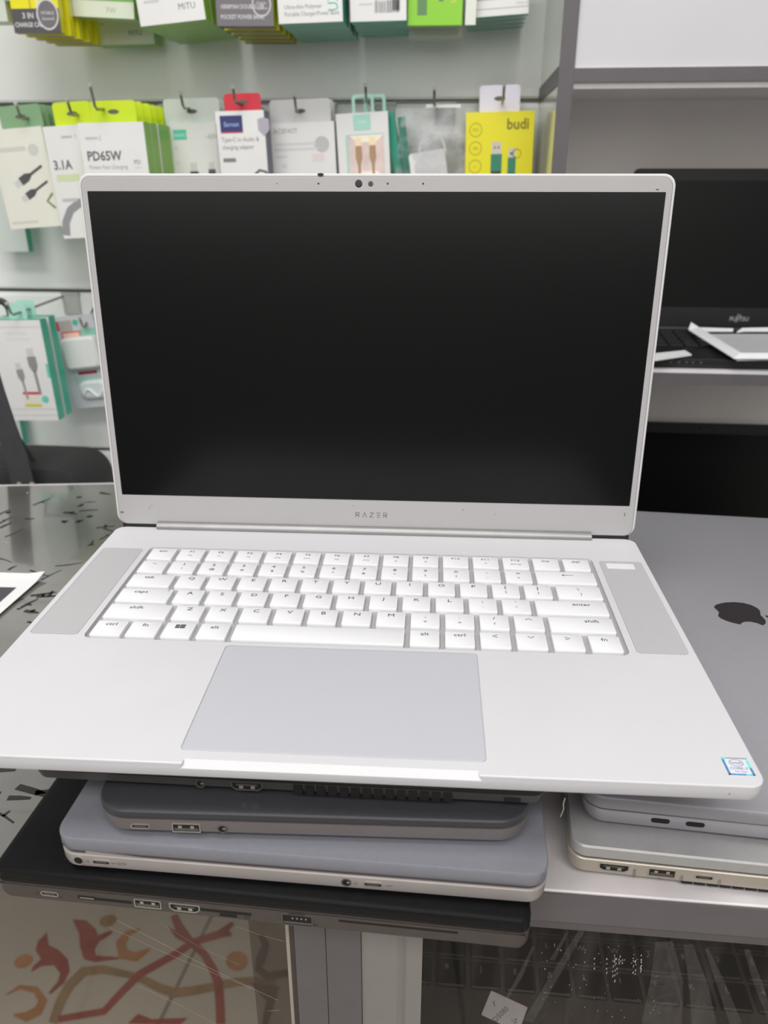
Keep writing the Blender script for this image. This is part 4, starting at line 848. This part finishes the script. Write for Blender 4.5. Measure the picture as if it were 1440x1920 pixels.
P2().rect(22, 44, 98, 116).build('label_strip', ink(170, 218, 204), r, off=-0.3); P2().rect(26, 44, 30, 42).build('label_strip', ink(170, 218, 204), r, off=-0.3); P2().text('xxxx', 33, 106, 6).text('xxx', 35, 34, 6).build('lettering', ink(214, 240, 232), r, off=-0.35)
for k, (dx, dy) in enumerate(((0, 4), (14, 14))):
    mb = MB(); lp_o = rrect(21 + dx, 49 + dx, h - 4, h + 21, 5, 0, 4); lp_i = rrect(21 + dx, 49 + dx, h - 4, h + 21, 5, 4, 4)
    mb.loops([[(a, dy, b) for a, b in lp_o], [(a, dy + 1.2, b) for a, b in lp_o], [(a, dy + 1.2, b) for a, b in lp_i], [(a, dy, b) for a, b in lp_i], [(a, dy, b) for a, b in lp_o]], cap=False); mb.build('hanger_loop', MINT, r)
hook(r.location.x * 1000 + 35, 842, r.location.z * 1000 - ZOFF + h + 14, RAIL2, 16)
pack('cable_box', 'tall teal box edge tucked behind the window box', (722, 210), (737, 207), 872, 118, 18, TEAL, TEAL)
pack('cable_box', 'leaning teal box edge between the window box and the clear bag', (745, 220), (758, 218), 880, 112, 18, card(40, 158, 130), card(40, 158, 130))
# clear bag
a, b = aty(758, 203, 850), aty(870, 203, 850); bw = b.x - a.x; bh = 112
bgr = empty('adapter_bag', (a.x, 850, a.z - bh)); tag(bgr, 'clear plastic bag holding a white adapter beside the yellow box', 'bag')
FILMB = glass('clear_bag_film', (0.93, 0.93, 0.94), 0.14, 0.2, dirt=0.6, dirt_rgb=(226, 226, 230), stretch=(24, 24, 30), lo=0.42, hi=0.72)
mb = MB(); nx, nz = 9, 10; rr = random.Random(5); fr = []; bk = []
for i in range(nx + 1):
    for j in range(nz + 1):
        u = i / nx; v = j / nz; bulge = 14 * math.sin(math.pi * u) * math.sin(math.pi * min(1, v * 1.05)) ** 0.6 + rr.uniform(-1.2, 1.2) * (0 < i < nx)
        x = -10 + (bw + 12) * u + (1 - v) * (-6 if u < 0.5 else 4) * abs(2 * u - 1) + v * 6 * (1 - u); z = bh * v
        fr.append((x, 14 - bulge, z)); bk.append((x, 15 + bulge * 0.6, z))
q_ = lambda i, j: i * (nz + 1) + j
fs_ = [(q_(i, j), q_(i + 1, j), q_(i + 1, j + 1), q_(i, j + 1)) for i in range(nx) for j in range(nz)]
mb.add(fr, fs_); mb.add(bk, fs_); mb.build('bag_film', FILMB, bgr, smooth=60)
mb = MB(); mb.box(bw * 0.36, bw - 4, 12, 17, bh + 1, bh + 5); mb.build('zip_strip', mat('zip_white', (236, 236, 236), .4), bgr)
wa = slab(14, 62, 22, 58, 5, [(1, 4), (0, 6), (0, 22), (1, 24)], seg=4, plane='xz').build('adapter', CWH, bgr, rot=(0, math.radians(-9), 0))
mb = MB(); mb.tube([(36 + 17 * math.cos(t), 9, 58 + 26 * math.sin(t)) for t in (math.pi * k / 12 for k in range(13))], 1.6, 8); mb.build('white_lead', CWH, bgr)
hook(aty(815, 178, 850).x, 846, bgr.location.z * 1000 - ZOFF + bh + 4, RAIL2, 12)
# yellow box
r, w_, h = pack('cable_box', 'bright yellow cable box lettered budi with two green plugs', (874, 211), (1003, 207), 850, 132, 20, YEL, card(214, 204, 30), tagc=card(226, 222, 236), tag_u=0.49, tag_w=50, tag_h=30)
P2().text('budi', w_ - 6, 112, 17, 0.95, 'RIGHT', bold=0.025).build('lettering', ink(134, 122, 34), r)
for k in range(4):
    P2().ring(12.5, 112 - k * 21, 8, 0.9).text(('PD', '3A', '---', '=')[k], 12.5, 110 - k * 21, 6).build('badge', ink(168, 154, 34), r)
P2().rect(6, 19, 46, 52).build('badge', ink(96, 92, 52), r, off=-0.25)
P2().ring(w_ - 20, 84, 5.5, 0.9).poly([(w_ - 29, 84), (w_ - 26, 86), (w_ - 26, 82)]).build('badge', ink(150, 138, 40), r)
for u, s_, v in ((39, 1.0, 98), (58.5, 0.72, 90)):
    hh = 14 * (1 if s_ == 1 else 0.75); P2().rect(u - 6 * s_, u + 6 * s_, v - hh, v).build('plug_picture', ink(206, 200, 190), r)
    P2().rect(u - 7 * s_, u + 7 * s_, v - hh - 20 * s_ - (4 if s_ < 1 else 0), v - hh).build('cable_picture', ink(52, 132, 106), r); vb = v - hh - 20 * s_ - (4 if s_ < 1 else 0)
    P2().poly([(u - 7 * s_, vb), (u + 7 * s_, vb), (u + 4, vb - 10), (u + 3.6, 0), (u - 3.6, 0), (u - 4, vb - 10)]).build('cable_picture', ink(62, 66, 60), r, off=-0.2)
    if s_ == 1: P2().rect(u - 3.4, u - 1.4, v - 8, v - 5).rect(u + 1.4, u + 3.4, v - 8, v - 5).build('plug_picture', ink(120, 116, 108), r, off=-0.25)
stack_behind(r, 2, 23, 'yellow box back behind the budi box', 'boxes behind the yellow box'); hook(r.location.x * 1000 + w_ * 0.49, 842, r.location.z * 1000 - ZOFF + h + 12, RAIL2, 0)

# ---- top row (only the lower ends are in view)
r, w_, h = pack('cable_box', 'yellow and grey box printed 3 IN 1 charge cable', (28, 62), (116, 61), 760, 124, 10, YEL, YEL, DGR, at_bottom=True)
P2().rect(0, w_, 0, 24).build('grey_band', DGR, r); P2().text('3 IN 1', 12, 14.5, 8, 0.95, 'LEFT', bold=0.025).text('CHARGE CABLE', 2, 6, 6.4, 0.85, 'LEFT', bold=0.025).build('lettering', ink(206, 204, 204), r, off=-0.22)
P2().ring(w_ - 14, 18, 13, 1.6, b=1.2).build('badge', ink(206, 204, 206), r, off=-0.3); P2().ell(w_ - 14, 18, 11.4, 13.6).build('badge', ink(112, 108, 112), r, off=-0.26); P2().text('MOBILE', w_ - 14, 18, 4.6).text('General', w_ - 14, 12.5, 4.6).build('lettering', ink(214, 212, 214), r, off=-0.34)
P2().rect(22, 24, 24, 124).rect(38, 39.5, 24, 124).build('fold_lines', ink(196, 176, 40), r); P2().rect(30, 33, 24, 124).build('cable_picture', ink(226, 220, 190), r); P2().poly([(w_ - 18, 124), (w_ - 10, 124), (w_ - 12, 44), (w_ - 11, 32), (w_ - 15, 32), (w_ - 15, 44)]).build('cable_picture', ink(150, 146, 142), r)
stack_behind(r, 4, 24, 'yellow and grey box back behind the 3 IN 1 box', 'boxes behind the 3 IN 1 box')
hook(r.location.x * 1000 + w_ * 0.5, 752, r.location.z * 1000 - ZOFF + h - 1, RAIL1)
r, w_, h = pack('blister_pack', 'pale rounded blister pack at the end of the top row', (-70, 42), (15, 40), 780, 120, 26, card(206, 212, 204), card(196, 202, 194), at_bottom=True)
P2().ell(60, 40, 14, 20).build('picture', ink(128, 178, 160), r)
hook(r.location.x * 1000 + w_ * 0.5, 772, r.location.z * 1000 - ZOFF + h - 1, RAIL1)
r, w_, h = pack('cable_box', 'white box with a green back hanging deep behind in the top row', (178, 85), (290, 82), 880, 110, 30, card(222, 224, 214), card(150, 190, 100), at_bottom=True)
lines(r, [(4, 16, 34, 2), (4, 14, 28, 2), (4, 16, 22, 2)], (196, 198, 186)); P2().text('MiTU', w_ - 24, 10, 8).build('lettering', ink(110, 112, 104), r)
hook(r.location.x * 1000 + w_ * 0.5, 872, r.location.z * 1000 - ZOFF + h - 1, RAIL1)
r, w_, h = pack('blister_pack', 'green-topped white blister pack beside the yellow 3 IN 1 boxes', (135, 30), (252, 36), 800, 100, 26, card(216, 222, 204), card(176, 204, 140), at_bottom=True)
P2().rect(0, w_, 17, 100).build('green_panel', card(118, 172, 92), r); P2().text('7W', w_ - 28, 5, 8).build('lettering', ink(170, 172, 160), r)
hook(r.location.x * 1000 + w_ * 0.5, 792, r.location.z * 1000 - ZOFF + h - 1, RAIL1)
r, w_, h = pack('charger_box', 'tilted white box with bright green sides in the top row', (264, 50), (386, 36), 770, 116, 26, CWH, GRN, card(150, 200, 96), at_bottom=True)
lines(r, [(8, 26, 36, 2.4), (8, 24, 29, 2.4), (8, 26, 22, 2.4)], (200, 200, 204)); P2().text('MiTU', w_ - 20, 12, 9).build('lettering', ink(120, 122, 124), r)
stack_behind(r, 4, 28, 'green-sided box back behind the tilted white box', 'boxes behind the tilted white box')
hook(r.location.x * 1000 + w_ * 0.5, 762, r.location.z * 1000 - ZOFF + h + 4, RAIL1)
r, w_, h = pack('power_bank_box', 'yellow and grey box of a pocket power bank with a round badge', (407, 49), (513, 49), 770, 118, 16, YEL, card(176, 180, 40), DGR, at_bottom=True)
P2().rect(0, w_, 0, 28).build('grey_band', card(112, 108, 112), r); P2().text('10000MAH DOUBLE USB', 5, 17, 6, 0.78, 'LEFT', bold=0.025).text('POCKET POWER BANK', 5, 7, 6, 0.8, 'LEFT', bold=0.025).build('lettering', ink(200, 198, 202), r, off=-0.22)
P2().ring(w_ - 13, 21, 11, 1.5, b=1.1).build('badge', ink(200, 198, 202), r, off=-0.3); P2().text('Mobile', w_ - 13, 21, 4.2).text('General', w_ - 13, 16, 4.2).build('lettering', ink(206, 204, 206), r, off=-0.32); P2().rect(8, 34, 36, 46).rect(8, 30, 50, 53).build('small_print', ink(206, 192, 60), r); P2().ell(58, 58, 6, 5).build('picture', ink(150, 124, 60), r)
stack_behind(r, 4, 30, 'yellow and grey box back behind the pocket power bank', 'boxes behind the pocket power bank')
hook(r.location.x * 1000 + w_ * 0.5, 762, r.location.z * 1000 - ZOFF + h - 1, RAIL1)
r, w_, h = pack('power_bank_box', 'white Power Bank box with mint lettering and teal sides', (523, 45), (643, 40), 775, 118, 26, CWH, TEAL, card(120, 186, 160), at_bottom=True)
P2().text('Power Bank', 5, 25, 13, 0.92, 'LEFT', bold=0.025).build('lettering', ink(150, 204, 190), r); P2().text('Ultra-thin Polymer', 7, 14, 6, 0.95, 'LEFT').text('Portable Charger/Power Bank', 7, 7, 6, 0.86, 'LEFT').build('lettering', ink(130, 132, 134), r); P2().text('UXK', w_ - 5, 10, 17, 0.8, 'LEFT', rot=math.pi / 2).build('lettering', ink(62, 186, 170), r)
stack_behind(r, 4, 29, 'teal-sided box back behind the Power Bank box', 'boxes behind the Power Bank box')
hook(r.location.x * 1000 + w_ * 0.5, 767, r.location.z * 1000 - ZOFF + h - 1, RAIL1)
r, w_, h = pack('power_bank_box', 'white box with a barcode and teal underside in the top row', (657, 41), (762, 38), 790, 118, 24, CWH, TEAL, card(84, 178, 150), at_bottom=True)
q = P2(); x_ = w_ - 36
while x_ < w_ - 8: t_ = random.choice((0.6, 1.0, 1.6)); q.rect(x_, x_ + t_, 8, 20); x_ += t_ + random.choice((0.6, 1.0))
q.build('barcode', ink(120, 120, 122), r); P2().rect(48, 57, 10, 21).build('print_block', ink(150, 150, 152), r); lines(r, [(10, 28, 22, 1.6), (10, 26, 16, 1.6), (32, 40, 18, 1.6)], (206, 206, 208))
stack_behind(r, 3, 30, 'teal-sided box back behind the barcode box', 'boxes behind the barcode box')
hook(r.location.x * 1000 + w_ * 0.5, 782, r.location.z * 1000 - ZOFF + h - 1, RAIL1)
r, w_, h = pack('cable_pack', 'bright green cable pack with a grey plug picture in the top row', (764, 48), (866, 47), 800, 112, 16, card(140, 206, 44), card(130, 180, 70), at_bottom=True)
usb(r, 38, 66, 2.3, 0, 0, (112, 122, 104), wl=8); P2().rect(11, 22, 10, 34).build('cable_picture', ink(96, 138, 92), r); P2().rect(66, 78, 0, 112).build('white_stripe', ink(224, 228, 216), r); P2().text('3', 53, 22, 18, 1.0, rot=0.2).build('lettering', ink(206, 214, 90), r)
hook(r.location.x * 1000 + w_ * 0.5, 792, r.location.z * 1000 - ZOFF + h - 1, RAIL1)
pack('cable_box', 'off-white box under the bright green cable pack', (767, 70), (866, 69), 845, 112, 30, card(206, 210, 200), card(190, 196, 184), at_bottom=True)
r, w_, h = pack('cable_box', 'white box with fine print and teal lower edges by the shelf unit', (876, 34), (991, 25), 815, 112, 12, CWH, TEAL, TEAL, at_bottom=True)
P2().rect(0, w_, 16, 17).rect(0, w_, 7, 7.6).build('rule_line', ink(150, 152, 152), r); P2().text('100% Authenticity', 52, 22, 6, 0.9).text('xxxx xxxxxxxx', 70, 10, 4.5).build('lettering', ink(188, 190, 190), r)
stack_behind(r, 3, 28, 'teal-edged box back behind the fine print box', 'boxes behind the fine print box')
hook(r.location.x * 1000 + w_ * 0.5, 807, r.location.z * 1000 - ZOFF + h - 1, RAIL1)

# ---- lower row
r, w_, h = pack('cable_box', 'white and teal cable box with a grey plug pair on the lower rail', (-22, 601), (74, 600), 790, 142, 18, CWH, TEAL, at_bottom=False)
usb(r, 51, 92, 1.9, 0.06, 0, (142, 142, 140), wl=18); usb(r, 30, 74, 1.5, 0.1, 0, (150, 150, 150), wl=18)
P2().rect(28, 52, 38, 42).build('price_label', ink(206, 64, 84), r); P2().text('xxxxx', 40, 31.5, 6).build('lettering', ink(120, 116, 116), r); P2().rect(28, 53, 20, 24).build('price_label', ink(206, 206, 60), r); P2().rect(29, 52, 24, 38).build('label_strip', ink(226, 222, 206), r, off=-0.17)
P2().text('WELLDONE', 20, 122, 6.4, 0.9, 'LEFT').text('FAST CHARGING', 20, 114, 5.2, 0.9, 'LEFT').build('lettering', ink(206, 214, 210), r); P2().ell(w_ - 14, 31, 5.4).build('badge', ink(110, 204, 182), r); P2().rect(0, w_, 132, 133).rect(0, w_, 16, 17).rect(0, w_, 7, 8).build('rule_line', ink(196, 196, 196), r)
P2().rect(w_ - 4, w_, 62, 82).build('side_flap', ink(110, 204, 182), r)
slab(26, 52, h - 2, h + 22, 3, [(0, 9), (0, 10)], seg=3, plane='xz').build('hanger_loop', MINT, r)
stack_behind(r, 1, 25, 'teal-sided box back behind the grey plug pair box', 'boxes behind the grey plug pair box')
hook(r.location.x * 1000 + 40, 782, r.location.z * 1000 - ZOFF + h + 10, RAIL3, 12)
r, w_, h = pack('blister_pack', 'white charger blister pack with red price labels on the lower rail', (92, 597), (172, 588), 875, 138, 4, card(206, 206, 212), card(196, 196, 200), tagc=None)
slab(14, 66, 62, 108, 6, [(0, 0), (0, -12), (3, -16)], seg=4, plane='xz').build('charger', CWH, r, smooth=30)
slab(20, 66, 14, 42, 12, [(0, 0), (0, -5), (4, -8)], seg=5, plane='xz').build('blister', mat('blister_clear', (214, 220, 224), 0.08, var=0.05), r, smooth=30)
mb = MB(); mb.tube([(28 + k * 4, -9, 24 + 6 * math.sin(k * 0.9)) for k in range(9)], 2, 8); mb.build('lead', CWH, r)
P2().rect(4, 24, 118, 132).build('price_label', ink(206, 70, 84), r); P2().rect(12, 32, 116, 132).build('price_label', ink(180, 168, 166), r, off=-0.22); P2().rect(12, 42, 104, 116).build('price_label', ink(206, 80, 84), r, off=-0.2); P2().rect(14, 40, 106, 114).build('price_label', ink(240, 196, 180), r, off=-0.24)
P2().rect(42, 68, 102, 118).build('label_strip', ink(140, 196, 178), r); P2().rect(22, 52, 51, 56).build('price_label', ink(170, 50, 70), r); P2().ell(38, 128, 4.5).build('badge', ink(84, 186, 156), r); P2().rect(14, 66, 36, 48).build('label_strip', ink(176, 204, 200), r)
hook(r.location.x * 1000 + w_ * 0.6, 868, r.location.z * 1000 - ZOFF + h - 12, RAIL3, 26)
pack('cable_box', 'teal box edge hanging lower behind the grey plug pair box', (-60, 660), (9, 660), 892, 150, 14, card(210, 214, 212), TEAL)
r, w_, h = pack('cable_box', 'teal box showing below the pair of dark plugs box', (-40, 330), (30, 330), 880, 100, 14, card(206, 214, 208), TEAL)
# black coiled lead hanging at the far left of the lower rail
mb = MB(); c = aty(2, 585, 880); mb.tube([(c.x + 14 * math.cos(t), 880, c.z + 16 * math.sin(t)) for t in (2 * math.pi * k / 20 for k in range(21))], 5, 8)
o = W0(mb.build('coiled_lead', BLACKP, smooth=40)); tag(o, 'black coiled lead hanging at the end of the lower rail', 'cable')
